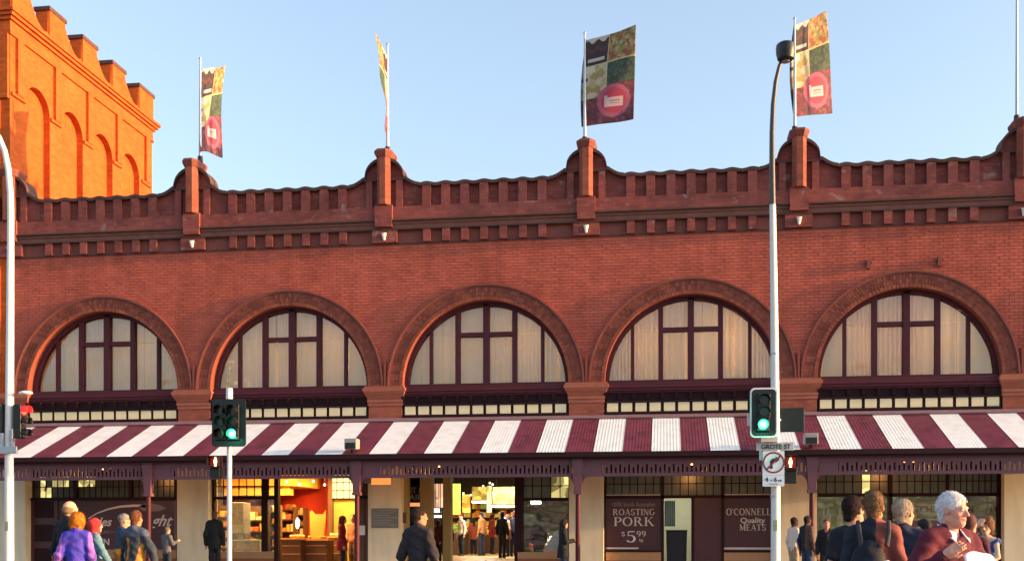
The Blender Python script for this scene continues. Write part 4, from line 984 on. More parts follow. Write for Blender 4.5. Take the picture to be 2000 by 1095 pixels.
for k in range(1, 6):
    px = (0, 391, 757, 1142, 1552, 1986)[k]; p = PXK[k]; y = YF
    t = thing('flagpole', labs[k], 'flagpole', (p, y, 12.1), 0, 'flagpoles on the parapet piers')
    xt = X(px, y); top = Z(px, zt4[k], y)
    MB().tube([(xt, y, 12.11), (xt, y, top)], [.045, .025], 10).ball((xt, y, top+.02), .04).build('pole', STEEL, t, True)
    MB().cyl((xt, y, 12.1), (xt, y, 12.25), .08, .07).build('base', BLACK, t)
    rr = random.Random(k)
    if k == 1:
        za, zb = Z(391, 135, y), Z(391, 300, y)
        banner(t, lambda u, v: (xt+.05+.22*u-.18*math.sin(v*3.1)*(1-u)*.7-.12*u*v, y+1.15*u+.15*math.sin(v*4+u*3), za+(zb-za)*v+.62*u-.30*v*u+.03*math.sin(u*5)))
    if k == 2:
        za, zb = Z(757, 112, y), Z(757, 268, y)
        banner(t, lambda u, v: (xt-(.16*(1-v)**1.25)*u+.10*u*v+.06*math.sin(v*11)*v*u*1.2+.05*math.sin(v*3)*(u*(1-u))*2, y-.75*u*(1-.5*v)+.05*math.sin(v*6), za+(zb-za)*v+.38*u*(1-v*.9)))
    if k == 3:
        za, zb = Z(1142, 78, y), Z(1142, 247, y)
        banner(t, lambda u, v: (xt+.03+1.37*u-.12*v*(1-.4*u)-.05*math.sin(v*PI)*(1-u)*1.5, y-.15*u+.10*math.sin(v*5+u*4)*u+.04, za+(zb-za)*v+.24*u-.14*u*v))
    if k == 4:
        za, zb = Z(1550, 52, y), Z(1550, 229, y)
        banner(t, lambda u, v: (xt-.03+(.95+.18*v)*u-.10*math.sin(v*PI)*(1-u), y+.75*u+.10*math.sin(v*5+u*3)*u, za+(zb-za)*v+.72*u-.36*u*v))

# ------------------------------------------------------------------ street furniture
YP = 23.6
def disc(mb, x, y, z, r, d, n=20): mb.cyl((x, y, z), (x, y-d, z), r, n=n); return mb
GREEN_ON = E_ON('green_signal', (.02, 1.0, .42), 5); GREEN_CORE = E_ON('green_signal_core', (.35, 1.0, .75), 6)
RED_ON = E_ON('red_signal', (1.0, .04, .02), 3); MAN_ON = E_ON('standing_man_signal', (1.0, .42, .16), 5)
LENSD = mat('dark_lens', (.02, .022, .02), .2)
def rrect(x0, x1, z0, z1, r, n=5):
    P_ = []
    for cx, cz, a in ((x1-r, z1-r, 0), (x0+r, z1-r, 90), (x0+r, z0+r, 180), (x1-r, z0+r, 270)):
        for i in range(n+1): q_ = R(a+90*i/n); P_.append((cx+r*math.cos(q_), cz+r*math.sin(q_)))
    return P_
def visor(mb, x, y, z, r, d=.16, n=18, a0=-35, a1=215):
    th = .006; lo = []; hi = []
    for i in range(n+1):
        q_ = R(a0+(a1-a0)*i/n); lo.append((x+r*math.cos(q_), z+r*math.sin(q_))); hi.append((x+(r+th)*math.cos(q_), z+(r+th)*math.sin(q_)))
    mb.strip(lo, hi, y-d, y)
def signal(name, label, rect, lenses, lit, border, y, group='traffic lights along the kerb'):
    a, b, c, d = rect; x0, x1 = X(a, y), X(b, y); z1, z0 = Z(a, c, y), Z(a, d, y)
    t = thing(name, label, 'traffic light', ((x0+x1)/2, y, z0), 0, group)
    if border:
        MB().prism(rrect(x0, x1, z0, z1, .10), y+.004, y+.03).build('backplate_border', WHITE, t)
        x0 += .035; x1 -= .035; z0 += .035; z1 -= .035
    MB().prism(rrect(x0, x1, z0, z1, .08), y-.005, y+.02).build('backplate', GREENB, t)
    cols = sorted(set(l[0] for l in lenses))
    for cpx in cols:
        zs_ = [Z(cpx, l[1], y) for l in lenses if l[0] == cpx]; x = X(cpx, y)
        MB().box(x-.13, x+.13, y-.05, y+.2, min(zs_)-.14, max(zs_)+.14).build('signal_body', BLACK, t, bevel=.015)
    for i, (px, py) in enumerate(lenses):
        x, z = X(px, y), Z(px, py, y); on = i == lit
        L_ = disc(MB(), x, y-.052, z, .098, .015, 24).build('lens', GREEN_ON if on else LENSD, t)
        if on: L_['label'] = 'lit green lens'; disc(MB(), x, y-.068, z, .055, .004, 20).build('lens_core', GREEN_CORE, L_)
        mb = MB(); visor(mb, x, y-.05, z, .108, .17 if not on else .10); mb.build('visor', BLACK, t)
        if on:
            l = bpy.data.lights.new('signal_glow', 'POINT'); l.energy = 3.0; l.color = (.05, 1, .5); l.shadow_soft_size = .05
            q_ = bpy.data.objects.new('signal_glow', l); COL.objects.link(q_); q_.parent = t; q_.matrix_parent_inverse = t.matrix_basis.inverted(); q_.location = (x, y-.2, z)
    return t
def ped(label, px, pm, pyt, pyb, y, half=.13):
    x = X(px, y); z1, z0 = Z(px, pyt, y), Z(px, pyb, y); zm = (z0+z1)/2; xm = X(pm, y)
    t = thing('pedestrian_signal', label, 'pedestrian signal', (x, y, z0), 0, 'pedestrian signals showing red')
    MB().box(x-half, x+half, y, y+.18, zm+.01, z1).build('upper_housing', mat('red_lit_housing', (.035, .003, .004), .4), t, bevel=.01)
    MB().box(x-half+.01, x+half-.01, y, y+.18, z0, zm).build('lower_housing', BLACK, t, bevel=.01)
    mb = MB(); mb.box(x-half, x+half, y-.14, y, z1-.012, z1+.004); mb.box(x-half, x-half+.01, y-.14, y, zm+.05, z1); mb.box(x+half-.01, x+half, y-.14, y, zm+.05, z1)
    mb.box(x-half, x+half, y-.14, y, zm-.02, zm-.005); mb.build('hood', BLACK, t)
    zc = (zm+z1)/2; m2 = MB(); m2.ball((xm, y-.012, zc+.075), (.022, .008, .024), 10, 6)
    m2.prism([(xm-.034, zc+.045), (xm+.034, zc+.045), (xm+.036, zc-.03), (xm+.022, zc-.03), (xm+.022, zc-.10), (xm-.022, zc-.10), (xm-.022, zc-.03), (xm-.036, zc-.03)], y-.016, y-.006)
    m2.build('standing_man', MAN_ON, t)
    MB().box(x-.10, x+.10, y-.005, y+.001, zm+.03, z1-.03).build('signal_face', mat('red_face', (.08, .004, .004), .3, emit=(1, .02, .01), es=0.05), t)
    return t
# signal pole left of centre
xp = X(448, YP)
t = thing('signal_pole', 'slim pale pole with white cap in front of the orange lit shop', 'pole', (xp, YP, .15))
MB().tube([(xp, YP, .15), (xp, YP, 1.0), (xp, YP, Z(448, 760, YP))], [.062, .055, .055], 14).build('shaft', POLEW, t, True)
MB().cyl((xp, YP, Z(448, 782, YP)), (xp, YP, Z(448, 758, YP)), .078, .072, 16).build('cap', WHITE, t, True)
MB().cyl((xp-.01, YP, Z(448, 758, YP)), (xp-.01, YP, Z(448, 716, YP)), .008, n=6).build('aerial', BLACK, t)
MB().cyl((xp, YP, .15), (xp, YP, .19), .14, n=14).build('base_plate', STEEL, t)
signal('traffic_light', 'wide six lens traffic light on the slim pole, lower right green lit', (414, 480, 779, 872), [(432, 801), (457, 801), (432, 823), (457, 823), (432, 847), (456, 847)], 5, False, YP-.35)
ped('red standing man signal left of the slim pole at the orange shop', 419, 421, 890, 933, YP-.05, .125)
# street lamps
def lamp_post(px, yb, label, pts, head=None):
    x = X(px, YP); t = thing('street_lamp', label, 'street lamp', (x, YP, .15), 0, 'tall street lamps at the kerb')
    return t, x
t, x = lamp_post(1513, 0, 'tall white street lamp with dark curved top right of centre', None)
P0 = [(1516, 1200), (1515, 900), (1512, 600), (1509, 400)]
ptsw = [(X(a, YP), YP, max(.15, Z(a, b, YP))) for a, b in P0]; ptsw[0] = (ptsw[1][0], YP, .15)
MB().tube(ptsw, [.105, .095, .080, .066], 16).build('pole', POLEW, t, True)
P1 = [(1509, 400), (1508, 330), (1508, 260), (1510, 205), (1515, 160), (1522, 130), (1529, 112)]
MB().tube([(X(a, YP), YP, Z(a, b, YP)) for a, b in P1], [.064, .06, .055, .05, .045, .04, .038], 14).build('curved_arm', DARKP, t, True)  # arm in a darker tone than the pole below it
xh, yh, zh = G(1534, 105, YP)
mb = MB(); n = 14
prof = [(-.19, .08), (-.20, .13), (-.13, .185), (.0, .20), (.13, .19), (.20, .14), (.20, .05)]
mb.add([(xh+r_*math.cos(2*PI*i/n)*1.02, yh-.05+r_*math.sin(2*PI*i/n), zh+z_) for z_, r_ in [(-.19, .10), (-.14, .17), (-.03, .195), (.08, .20), (.16, .19), (.195, .15)] for i in range(n)],
       [(j*n+i, j*n+(i+1) % n, (j+1)*n+(i+1) % n, (j+1)*n+i) for j in range(5) for i in range(n)]+[tuple(range(n))[::-1], tuple(range(5*n, 6*n))])
mb.build('lamp_head', BLACK, t, True)
MB().cyl((xh, yh-.05, zh-.19), (xh, yh-.05, zh-.20), .09).build('lamp_glass', mat('lamp_lens', (.3, .3, .3), .2), t)
t, x = lamp_post(18, 0, 'white street lamp with arm curving out of frame at far left', None)
P0 = [(18, 1200), (18, 900), (20, 600), (21, 420), (20, 375), (16, 330), (9, 295), (-2, 268), (-25, 245), (-60, 232), (-100, 226)]
ptsw = [(X(a, YP), YP, max(.15, Z(a, b, YP))) for a, b in P0]; ptsw[0] = (ptsw[1][0], YP, .15)
MB().tube(ptsw, [.108, .100, .085, .075, .072, .068, .064, .06, .055, .05, .045], 16).build('pole', POLEW, t, True)
x, y, z = ptsw[-1]; MB().ball((x-.2, y, z), (.32, .14, .08), 14, 8).build('lamp_head', DARKP, t, True)
# signal on the right lamp
signal('traffic_light', 'white rimmed three lens traffic light on the tall lamp, green lit', (1465, 1519, 757, 854), [(1492, 781), (1492, 804), (1490, 829)], 2, True, YP-.42)
x, y, z = G(1487, 860, YP-.3)
t = thing('signal_bracket', 'white bracket below the white rimmed traffic light', 'bracket', (x, y, z))
mb = MB(); mb.box(X(1488, y), X(1520, y), y+.05, y+.25, Z(1500, 862, y), Z(1500, 852, y)); mb.build('bracket', POLEW, t); B('hook', POLEW, t, X(1462, y)-.02, X(1464, y)+.02, y+.1, y+.16, Z(1463, 830, y), Z(1463, 806, y))
a, b = X(1522, YP+.1), X(1571, YP+.1); z1, z0 = Z(1545, 796, YP+.1), Z(1545, 843, YP+.1)
t = thing('traffic_light', 'dark board, back of another signal, right of the green traffic light', 'traffic light', ((a+b)/2, YP+.1, z0))
MB().box(a, b, YP+.1, YP+.14, z0, z1).build('backplate', GREENB, t, bevel=.01); MB().box(a+.15, b-.12, YP+.14, YP+.36, z0+.05, z1-.05).build('signal_body', BLACK, t)
MB().cyl((X(1513, YP), YP+.03, (z0+z1)/2), (a+.02, YP+.1, (z0+z1)/2), .03).build('mount_arm', STEEL, t)
# street name blade
t = thing('street_sign', 'grey blade street name sign clamped to the tall white lamp', 'sign', G(1513, 872, YP-.15))
y = YP-.16; a, b = X(1477, y), X(1550, y); z1, z0 = Z(1513, 863, y), Z(1513, 879, y)
MB().box(a, b, y, y+.02, z0, z1).build('blade', mat('pale_blade', (.45, .46, .46), .5, var=.15, scale=12), t, bevel=.003)
text('lettering', 'GROTE ST', BLK, (a+b)/2+.02, y-.004, z0+.035, .135, t, width=.6, off=.002)
MB().box(X(1507, y), X(1522, y), y+.02, y+.18, z0+.03, z1-.03).build('clamp', STEEL, t)
MB().box(a+.06, a+.12, y-.002, y+.012, z0-.20, z0-.001).build('hanging_bracket', STEEL, t)
# no right turn
t = thing('turn_sign', 'white sign banning right turns with hours below, on the tall lamp', 'sign', G(1511, 950, YP-.15))
y = YP-.18; a, b = X(1489.5, y), X(1532, y); z1, z0 = Z(1511, 880, y), Z(1511, 949, y); zm = Z(1511, 927, y)
MB().prism(rrect(a, b, z0, z1, .02), y, y+.015).build('plate', SIGNW, t)
MB().box(a+.006, b-.006, y-.002, y-.0005, zm-.005, zm+.001).build('dividing_line', mat('sign_grey', (.35, .35, .42), .5), t)
cxs, czs = X(1511, y), Z(1511, 902.5, y)
def ringstrip(r0, r1, m, nm, yy): 
    mb = MB(); lo = [(cxs+r0*math.cos(R(q_)), czs+r0*math.sin(R(q_))) for q_ in range(0, 361, 10)]; hi = [(cxs+r1*math.cos(R(q_)), czs+r1*math.sin(R(q_))) for q_ in range(0, 361, 10)]
    mb.strip(lo, hi, yy-.003, yy); mb.build(nm, m, t)
ringstrip(.19, .225, RED, 'red_ring', y-.002)
mb = MB()
mb.prism([(cxs-.075, czs-.13), (cxs-.02, czs-.13), (cxs-.02, czs-.0), (cxs+.005, czs+.03), (cxs+.04, czs+.03), (cxs+.04, czs-.01), (cxs+.12, czs+.06), (cxs+.04, czs+.13), (cxs+.04, czs+.085), (cxs-.02, czs+.085), (cxs-.075, czs+.03)], y-.005, y-.002)
mb.build('turn_arrow', BLK, t)
MB().prism([(cxs-.150, czs-.125), (cxs-.125, czs-.150), (cxs+.150, czs+.125), (cxs+.125, czs+.150)], y-.009, y-.006).build('red_bar', RED, t)
text('lettering', '4 - 6', BLK, cxs-.05, y-.002, zm-.135, .13, t, width=.24, off=.003); text('lettering', 'PM', BLK, cxs+.13, y-.002, zm-.135, .055, t, off=.001)
text('lettering', 'MON-FRI', mat('sign_grey', (0, 0, 0)), cxs, y-.002, zm-.20, .045, t)
ped('lit standing man signal right of the no turn sign', 1545, 1544, 889, 943, YP+.05, .13)
# left cluster: side-on signals on the far left lamp
t = thing('traffic_light', 'traffic light turned to the right on the far left lamp, red lit', 'traffic light', G(45, 850, YP), 0, 'traffic lights along the kerb')
xa, xb = X(31, YP), X(46, YP); 
MB().box(xa, xb, YP-.12, YP+.12, Z(40, 856, YP), Z(40, 790, YP)).build('signal_body', BLACK, t, bevel=.015)
for i, py in enumerate((801, 823, 846)):
    zc = Z(40, py, YP); mb = MB(); n = 14; v = []; f = []
    for j in range(n+1):
        q_ = R(-20+220*j/n); cy, sz = .115*math.cos(q_), .115*math.sin(q_)
        v += [(xb, YP+cy, zc+sz), (xb+.17, YP+cy, zc+sz-.01)]
        if j: f.append((2*j-2, 2*j, 2*j+1, 2*j-1))
    mb.add(v, f); o = mb.build('visor', BLACK if i else mat('red_glow_visor', (.35, .01, .01), .4, emit=(1, .02, .02), es=0.30), t, True, fix=False); m_ = o.modifiers.new('t', 'SOLIDIFY'); m_.thickness = .008
    L_ = MB().cyl((xb, YP, zc), (xb+.02, YP, zc), .1, n=20).build('lens', RED_ON if i == 0 else LENSD, t)
MB().ball((X(50, YP), YP, Z(45, 767, YP)), (.17, .12, .05), 14, 8).build('top_cap', WHITE, t, True)
t = thing('traffic_light', 'dark signal cut by the left frame edge on the far left lamp', 'traffic light', G(2, 865, YP), 0, 'traffic lights along the kerb')
MB().box(X(-22, YP), X(7, YP), YP-.1, YP+.1, Z(2, 868, YP), Z(2, 788, YP)).build('signal_body', GREENB, t, bevel=.03)
for py in (803, 826, 850): disc(MB(), X(-8, YP), YP-.1, Z(-8, py, YP), .1, .015).build('lens', LENSD, t)
t = thing('pole_bracket', 'grey double bracket clamped low on the far left lamp', 'bracket', G(18, 878, YP))
mb = MB(); mb.box(X(-8, YP), X(40, YP), YP-.16, YP-.11, Z(18, 886, YP), Z(18, 872, YP)); B('bracket_arm', STEEL, t, X(7, YP), X(12, YP), YP-.14, YP-.05, Z(9, 872, YP), Z(9, 846, YP)); B('bracket_arm', STEEL, t, X(28, YP), X(31, YP), YP-.14, YP-.05, Z(29, 872, YP), Z(29, 838, YP))
mb.build('bracket', STEEL, t, bevel=.006)
for q_, px_ in enumerate((1513, 18)):
    par = [o for o in bpy.data.objects if o.name.startswith('street_lamp') and o.parent is None][q_]; x_ = X(px_, YP)
    for z_, w_ in ((2.2, .05), (3.0, .03), (5.2, .04)): MB().cyl((x_+.002, YP, z_), (x_+.002, YP, z_+w_), .103-.003*z_, n=18).build('strap_band', STEEL, par, True)
    MB().box(x_-.04, x_+.04, YP-.108, YP-.09, 1.5, 1.72).build('sticker', mat('faded_sticker', (.25, .28, .2), .7, var=.3), par)
# floodlights on the verandah edge
for px, py, lab in ((688, 868, 'small grey floodlight on the verandah roof left of centre'), (1583, 858, 'small grey floodlight on the verandah roof near the tall lamp')):
    x, y, z = G(px, py, 27.3); t = thing('floodlight', lab, 'floodlight', (x, y, 3.5), 0, 'floodlights on the verandah roof')
    MB().prism([(27.12, z-.13), (27.45, z-.10), (27.45, z+.15), (27.12, z+.15)], x-.16, x+.16, 'x').build('casing', mat('flood_casing', (.3, .28, .27), .5), t, bevel=.015)
    MB().box(x-.13, x+.13, 27.10, 27.118, z-.11, z+.04).build('lamp_face', BLACK, t)
    MB().box(x-.03, x+.03, 27.25, 27.33, 3.5, z-.1).build('stem', BLACK, t)
# ------------------------------------------------------------------ people, grown as distance fields and skinned with surface nets
def surf(prims, h, noise=0., seed=0, clipz=None):
    lo = np.array([1e9]*3); hi = -lo
    for p in prims:
        if p['op'] == 'add': lo = np.minimum(lo, p['lo']); hi = np.maximum(hi, p['hi'])
    lo = lo-3*h; hi = hi+3*h; n = np.ceil((hi-lo)/h).astype(int)+1
    F_ = np.full(n, 1., np.float32); ax = [lo[i]+h*np.arange(n[i]) for i in range(3)]
    for p in prims:
        pad = p['k']+4*h
        i0 = np.maximum(0, np.floor((p['lo']-pad-lo)/h).astype(int)); i1 = np.minimum(n, np.ceil((p['hi']+pad-lo)/h).astype(int)+1)
        if (i1 <= i0).any(): continue
        sl_ = tuple(slice(a, b) for a, b in zip(i0, i1))
        P = np.stack(np.meshgrid(*[ax[i][sl_[i]] for i in range(3)], indexing='ij'), -1).astype(np.float32)
        d = p['f'](P); c = F_[sl_]; k = max(p['k'], 1e-4)
        if p['op'] == 'add': hh = np.clip(.5+.5*(c-d)/k, 0, 1); F_[sl_] = c*(1-hh)+d*hh-k*hh*(1-hh)
        else: d = -d; hh = np.clip(.5-.5*(c-d)/k, 0, 1); F_[sl_] = c*(1-hh)+d*hh+k*hh*(1-hh)
    if noise:
        Xg, Yg, Zg = np.meshgrid(*ax, indexing='ij')
        F_ += noise*(.9*np.sin(Zg*13+4*np.sin(Xg*7+seed)+2*np.sin(Yg*9))*np.sin(Xg*17+seed+Zg*5)+np.sin(Xg*31+seed+3*np.sin(Zg*17+seed))*np.sin(Zg*23+2*np.sin(Xg*13+Yg*19))+.6*np.sin(Zg*47+Xg*29+Yg*37+seed))
    if clipz is not None: Zg = ax[2][None, None, :]; F_ = np.maximum(F_, clipz[0]-Zg); F_ = np.maximum(F_, Zg-clipz[1])
    S = F_ < 0; c = [S[i:n[0]-1+i, j:n[1]-1+j, k:n[2]-1+k] for i in (0, 1) for j in (0, 1) for k in (0, 1)]
    cnt = sum(x.astype(np.int8) for x in c); act = (cnt > 0) & (cnt < 8); idx = -np.ones(act.shape, int); ii = np.argwhere(act); idx[act] = np.arange(len(ii))
    acc = np.zeros((len(ii), 3)); num = np.zeros(len(ii)); co = [(i, j, k) for i in (0, 1) for j in (0, 1) for k in (0, 1)]
    val = [F_[ii[:, 0]+a, ii[:, 1]+b, ii[:, 2]+d] for a, b, d in co]
    for a in range(8):
        for b in range(a+1, 8):
            if sum(abs(x-y) for x, y in zip(co[a], co[b])) != 1: continue
            m = (val[a] < 0) != (val[b] < 0); t = val[a]/(val[a]-val[b]+1e-12)
            pt = np.array(co[a])+(np.array(co[b])-np.array(co[a]))*t[:, None]; acc[m] += pt[m]; num[m] += 1
    V = lo+h*(ii+acc/num[:, None]); Q = []
    for axis in range(3):
        s0_ = [slice(1, -1)]*3; s0_[axis] = slice(0, -1); s1_ = [slice(1, -1)]*3; s1_[axis] = slice(1, None)
        A, Bm = S[tuple(s0_)], S[tuple(s1_)]; e = np.argwhere(A != Bm); flip = A[A != Bm]
        off = np.ones(3, int); off[axis] = 0; e = e+off; u, v = [a for a in range(3) if a != axis]
        du = np.zeros(3, int); du[u] = 1; dv = np.zeros(3, int); dv[v] = 1
        q = [idx[tuple((e-o).T)] for o in (du+dv, dv, 0*du, du)]
        q = np.stack(q, 1)
        fl = flip if axis != 1 else ~flip
        q[~fl] = q[~fl][:, ::-1]; Q.append(q)
    Q = np.concatenate(Q); return V, Q[(Q >= 0).all(1)]
def cap(a, b, ra, rb=None, k=.02, op='add'):
    rb = ra if rb is None else rb; a = np.array(a, np.float32); b = np.array(b, np.float32); ba = b-a; L2 = max(float(ba@ba), 1e-8)
    def f(P): t = np.clip(((P-a)@ba)/L2, 0, 1); return np.linalg.norm(P-a-t[..., None]*ba, axis=-1)-(ra+(rb-ra)*t)
    r = max(ra, rb); return dict(f=f, lo=np.minimum(a, b)-r, hi=np.maximum(a, b)+r, k=k, op=op)
def ell(c, r, k=.02, op='add', M=None):
    c = np.array(c, np.float32); r = np.array(r, np.float32); Mi = None if M is None else np.array(M, np.float32)
    def f(P): p = P-c; p = p if Mi is None else p@Mi; q = np.linalg.norm(p/r, axis=-1); g = np.linalg.norm(p/(r*r), axis=-1)+1e-6; return q*(q-1)/g
    R_ = r if M is None else np.full(3, r.max()); return dict(f=f, lo=c-R_, hi=c+R_, k=k, op=op)
def mk(name, V, Q, colf, parent, M):
    me = bpy.data.meshes.new(name); n = len(V); me.vertices.add(n); me.vertices.foreach_set('co', V.astype(np.float32).ravel())
    me.loops.add(Q.size); me.loops.foreach_set('vertex_index', Q.ravel().astype(np.int32)); me.polygons.add(len(Q)); me.polygons.foreach_set('loop_start', np.arange(0, Q.size, 4, dtype=np.int32))
    me.update(calc_edges=True); me.polygons.foreach_set('use_smooth', [True]*len(Q)); me.materials.append(PERS)
    C = np.ones((n, 4), np.float32); C[:, :3] = colf(V); a = me.color_attributes.new('Col', 'FLOAT_COLOR', 'POINT'); a.data.foreach_set('color', C.ravel())
    o = bpy.data.objects.new(name, me); COL.objects.link(o); o.parent = parent; return o
def const(c): return lambda V: np.tile(np.array(c, np.float32), (len(V), 1))
SKIN = (.50, .27, .18); SKIND = (.10, .05, .035); PINK = (.62, .30, .22)
def person(label, px, pytop, Y, z0, face, skin=SKIN, hair=(.05, .03, .02), hairkind='short', top=(.02, .02, .025), topkind='jacket', legs=(.03, .035, .06), h=.015,
           arms=None, build=1., topcol=None, headturn=0., headtilt=0., lean=(0, 0), extras=None, hem=.86, group=None, stride=.0, legcol=None, longsleeve=True, handh=None, noise=.0035, collar=None, xoff=0):
    ztop = Z(px, pytop, Y); H = ztop-z0; s = H/1.76; x = X(px, Y)
    t = thing('person', label, 'person', (x, Y, z0), face, group); t.scale = (s, s, s)
    lx, ly = lean
    hp = lambda x_, y_, z_: np.array([x_, y_, z_])
    neck = np.array([lx*.9, ly*.9, 1.475]); hc = np.array([lx, ly+.03, 1.637])
    ct, st = math.cos(headturn), math.sin(headturn); Mz = np.array([[ct, -st, 0], [st, ct, 0], [0, 0, 1]])
    cp, sp_ = math.cos(headtilt), math.sin(headtilt); Mx = np.array([[1, 0, 0], [0, cp, -sp_], [0, sp_, cp]]); HM = Mz@Mx
    hd = lambda x_, y_, z_: hc+HM@np.array([x_, y_, z_])
    b = build*.84; bt = b
    if arms and build < 1.3: arms = [((e[0]*.84, e[1], e[2]), (w[0]*.80, w[1], w[2])) for e, w in arms]
    arms = arms or [((-.255*b, -.04, 1.13), (-.27*b, .03, .87)), ((.255*b, -.04, 1.13), (.27*b, .03, .87))]
    sh = [np.array([-.166*b+lx*.7, ly*.7-.01, 1.415]), np.array([.166*b+lx*.7, ly*.7-.01, 1.415])]
    E = lambda c, r, k=.02, op='add': ell(c, r, k, op, HM)
    head = [E(hd(0, -.014, .030), (.071, .094, .088), .03), E(hd(0, .030, -.035), (.058, .062, .080), .03), E(hd(0, .055, -.090), (.036, .036, .026), .03),
            cap(hd(-.045, .0, -.07), hd(0, .06, -.095), .028, .024, .02), cap(hd(.045, .0, -.07), hd(0, .06, -.095), .028, .024, .02),
            cap(hd(-.034, .080, .018), hd(.034, .080, .018), .012, .012, .012), E(hd(-.031, .097, -.004), (.017, .013, .011), .010, 'sub'), E(hd(.031, .097, -.004), (.017, .013, .011), .010, 'sub'),
            E(hd(-.031, .079, -.004), (.0125, .0125, .0125), .002), E(hd(.031, .079, -.004), (.0125, .0125, .0125), .002),
            cap(hd(0, .086, .008), hd(0, .112, -.030), .009, .013, .010), E(hd(-.012, .098, -.036), (.010, .010, .008), .008), E(hd(.012, .098, -.036), (.010, .010, .008), .008),
            E(hd(0, .086, -.060), (.024, .014, .0065), .006), E(hd(0, .085, -.070), (.020, .014, .006), .006), E(hd(-.043, .055, -.030), (.022, .022, .02), .02), E(hd(.043, .055, -.030), (.022, .022, .02), .02)]
    for q in (-1, 1): head += [E(hd(q*.076, -.008, -.008), (.010, .020, .032), .006), E(hd(q*.086, .0, -.006), (.004, .009, .016), .004, 'sub')]
    nk = [cap(neck+np.array([0, -.01, -.03]), hd(0, -.02, -.07), .062*b**.5, .055, .03)]
    lgs = [((-.09*b, 0, .93), (-.10*b, .02+stride*.5, .50), (-.10*b, -.02+stride*.9, .09)), ((.09*b, 0, .93), (.10*b, .02-stride*.3, .50), (.10*b, -.05-stride*.9, .09))]
    def torso(g, kk=.05):
        return [ell((lx*.6, ly*.6, 1.28), (.165*b+g, .108*b+g, .19+g), kk), ell((lx*.3, ly*.3+.01*(b-1)*8, 1.10), (.148*b+g, .105*b**1.5+g, .16+g), kk), ell((0, 0, .96), (.165*b+g, .115*b+g, .12+g), kk), cap(sh[0], sh[1], .055+g, .055+g, kk), cap(sh[0]*.5+neck*.5, sh[1]*.5+neck*.5, .05+g, .05+g, .04)]
    def hand(w, e, side, hh=.0):
        w = np.array(w); d = w-np.array(e); d = d/np.linalg.norm(d); nrm = np.cross(d, [0, 0, 1.]) if abs(d[2]) < .9 else np.array([side, 0, 0.]); nrm = nrm/np.linalg.norm(nrm)
        wd = np.cross(d, nrm); wd /= np.linalg.norm(wd); fw = wd if wd[1] > 0 else -wd
        out = [cap(w, w+d*.05, .026, .030, .02), cap(w+d*.03-fw*.02, w+d*.085-fw*.025, .016, .015, .015), cap(w+d*.03+fw*.02, w+d*.085+fw*.025, .016, .015, .015)]
        for j, (o_, l_) in enumerate(((-.030, .052), (-.010, .066), (.010, .072), (.029, .062))):
            k0 = w+d*.085+fw*o_; k1 = k0+d*l_*.55-nrm*side*.008; k2 = k1+d*l_*.4-nrm*side*.022
            out += [cap(k0, k1, .0095, .009, .004), cap(k1, k2, .009, .0075, .003)]
        out += [cap(w+d*.03+fw*.026, w+d*.065+fw*.052-nrm*side*.01, .0125, .010, .008), cap(w+d*.065+fw*.052-nrm*side*.01, w+d*.095+fw*.052-nrm*side*.024, .010, .0085, .004)]
        return out
    body = torso(-.012)+nk+head
    for i, (e, w) in enumerate(arms): body += [cap(sh[i], e, .048*b, .039*b**.5, .04), cap(e, w, .039*b**.5, .026, .02)]+hand(w, e, (-1, 1)[i])
    for a_, k_, f_ in lgs: body += [cap(a_, k_, .082*b, .054, .04), cap(k_, f_, .052, .036, .03), ell((f_[0], f_[1]+.06, .04), (.042, .12, .038), .03)]
    V, Q = surf(body, h)
    def sc(V_):
        C = np.tile(np.array(skin, np.float32), (len(V_), 1)); L = (V_-hc)@HM
        ey = (np.minimum(np.linalg.norm(L-np.array([-.031, .086, -.004]), axis=1), np.linalg.norm(L-np.array([.031, .086, -.004]), axis=1)))
        C[ey < .0105] = (.55, .50, .46); C[ey < .006] = (.04, .03, .03)
        br = (abs(L[:, 2]-.020) < .005) & (abs(abs(L[:, 0])-.031) < .018) & (L[:, 1] > .06); C[br] = np.array(hair)*.4+np.array(skin)*.4
        lp = (abs(L[:, 2]+.065) < .011) & (abs(L[:, 0]) < .024) & (L[:, 1] > .08); C[lp] = np.array(skin)*np.array((.85, .55, .55))
        ck = np.exp(-((abs(L[:, 0])-.045)**2+(L[:, 2]+.03)**2)/.0005)*(L[:, 1] > .03)*.25; C *= (1-ck[:, None]*np.array((0, .6, .6)))
        return C
    mk('body', V, Q, sc, t, None)
    # hair
    hr = None
    if hairkind in ('short', 'long', 'bob', 'hood', 'cap', 'fringe'):
        g = .010
        if hairkind == 'fringe': hr = [E(hd(0, -.03, .005), (.081, .088, .070), .01), E(hd(0, .00, .085), (.13, .14, .068), .01, 'sub'), E(hd(0, .095, .02), (.13, .085, .2), .01, 'sub')]
        elif hairkind == 'cap': hr = [E(hd(0, -.014, .045), (.084, .106, .084), .01), E(hd(0, 0, -.06), (.2, .2, .075), .01, 'sub'), E(hd(0, .12, .035), (.06, .055, .009), .02)]
        else:
            hr = [E(hd(0, -.020, .040), (.078, .101, .087), .02), cap(hd(0, -.050, .0), hd(0, -.052, -.05), .058, .050, .03)]
            hr += [E(hd(0, .105, -.022), (.080, .080, .108), .014, 'sub'), E(hd(-.088, .025, -.05), (.03, .04, .05), .01, 'sub'), E(hd(.088, .025, -.05), (.03, .04, .05), .01, 'sub')]
            if hairkind == 'bob': hr = [E(hd(0, -.018, .032), (.098, .110, .100), .02), cap(hd(-.04, -.03, -.02), hd(-.035, -.03, -.085), .065, .050, .03), cap(hd(.04, -.03, -.02), hd(.035, -.03, -.085), .065, .050, .03), E(hd(0, .10, -.04), (.062, .07, .085), .012, 'sub')]
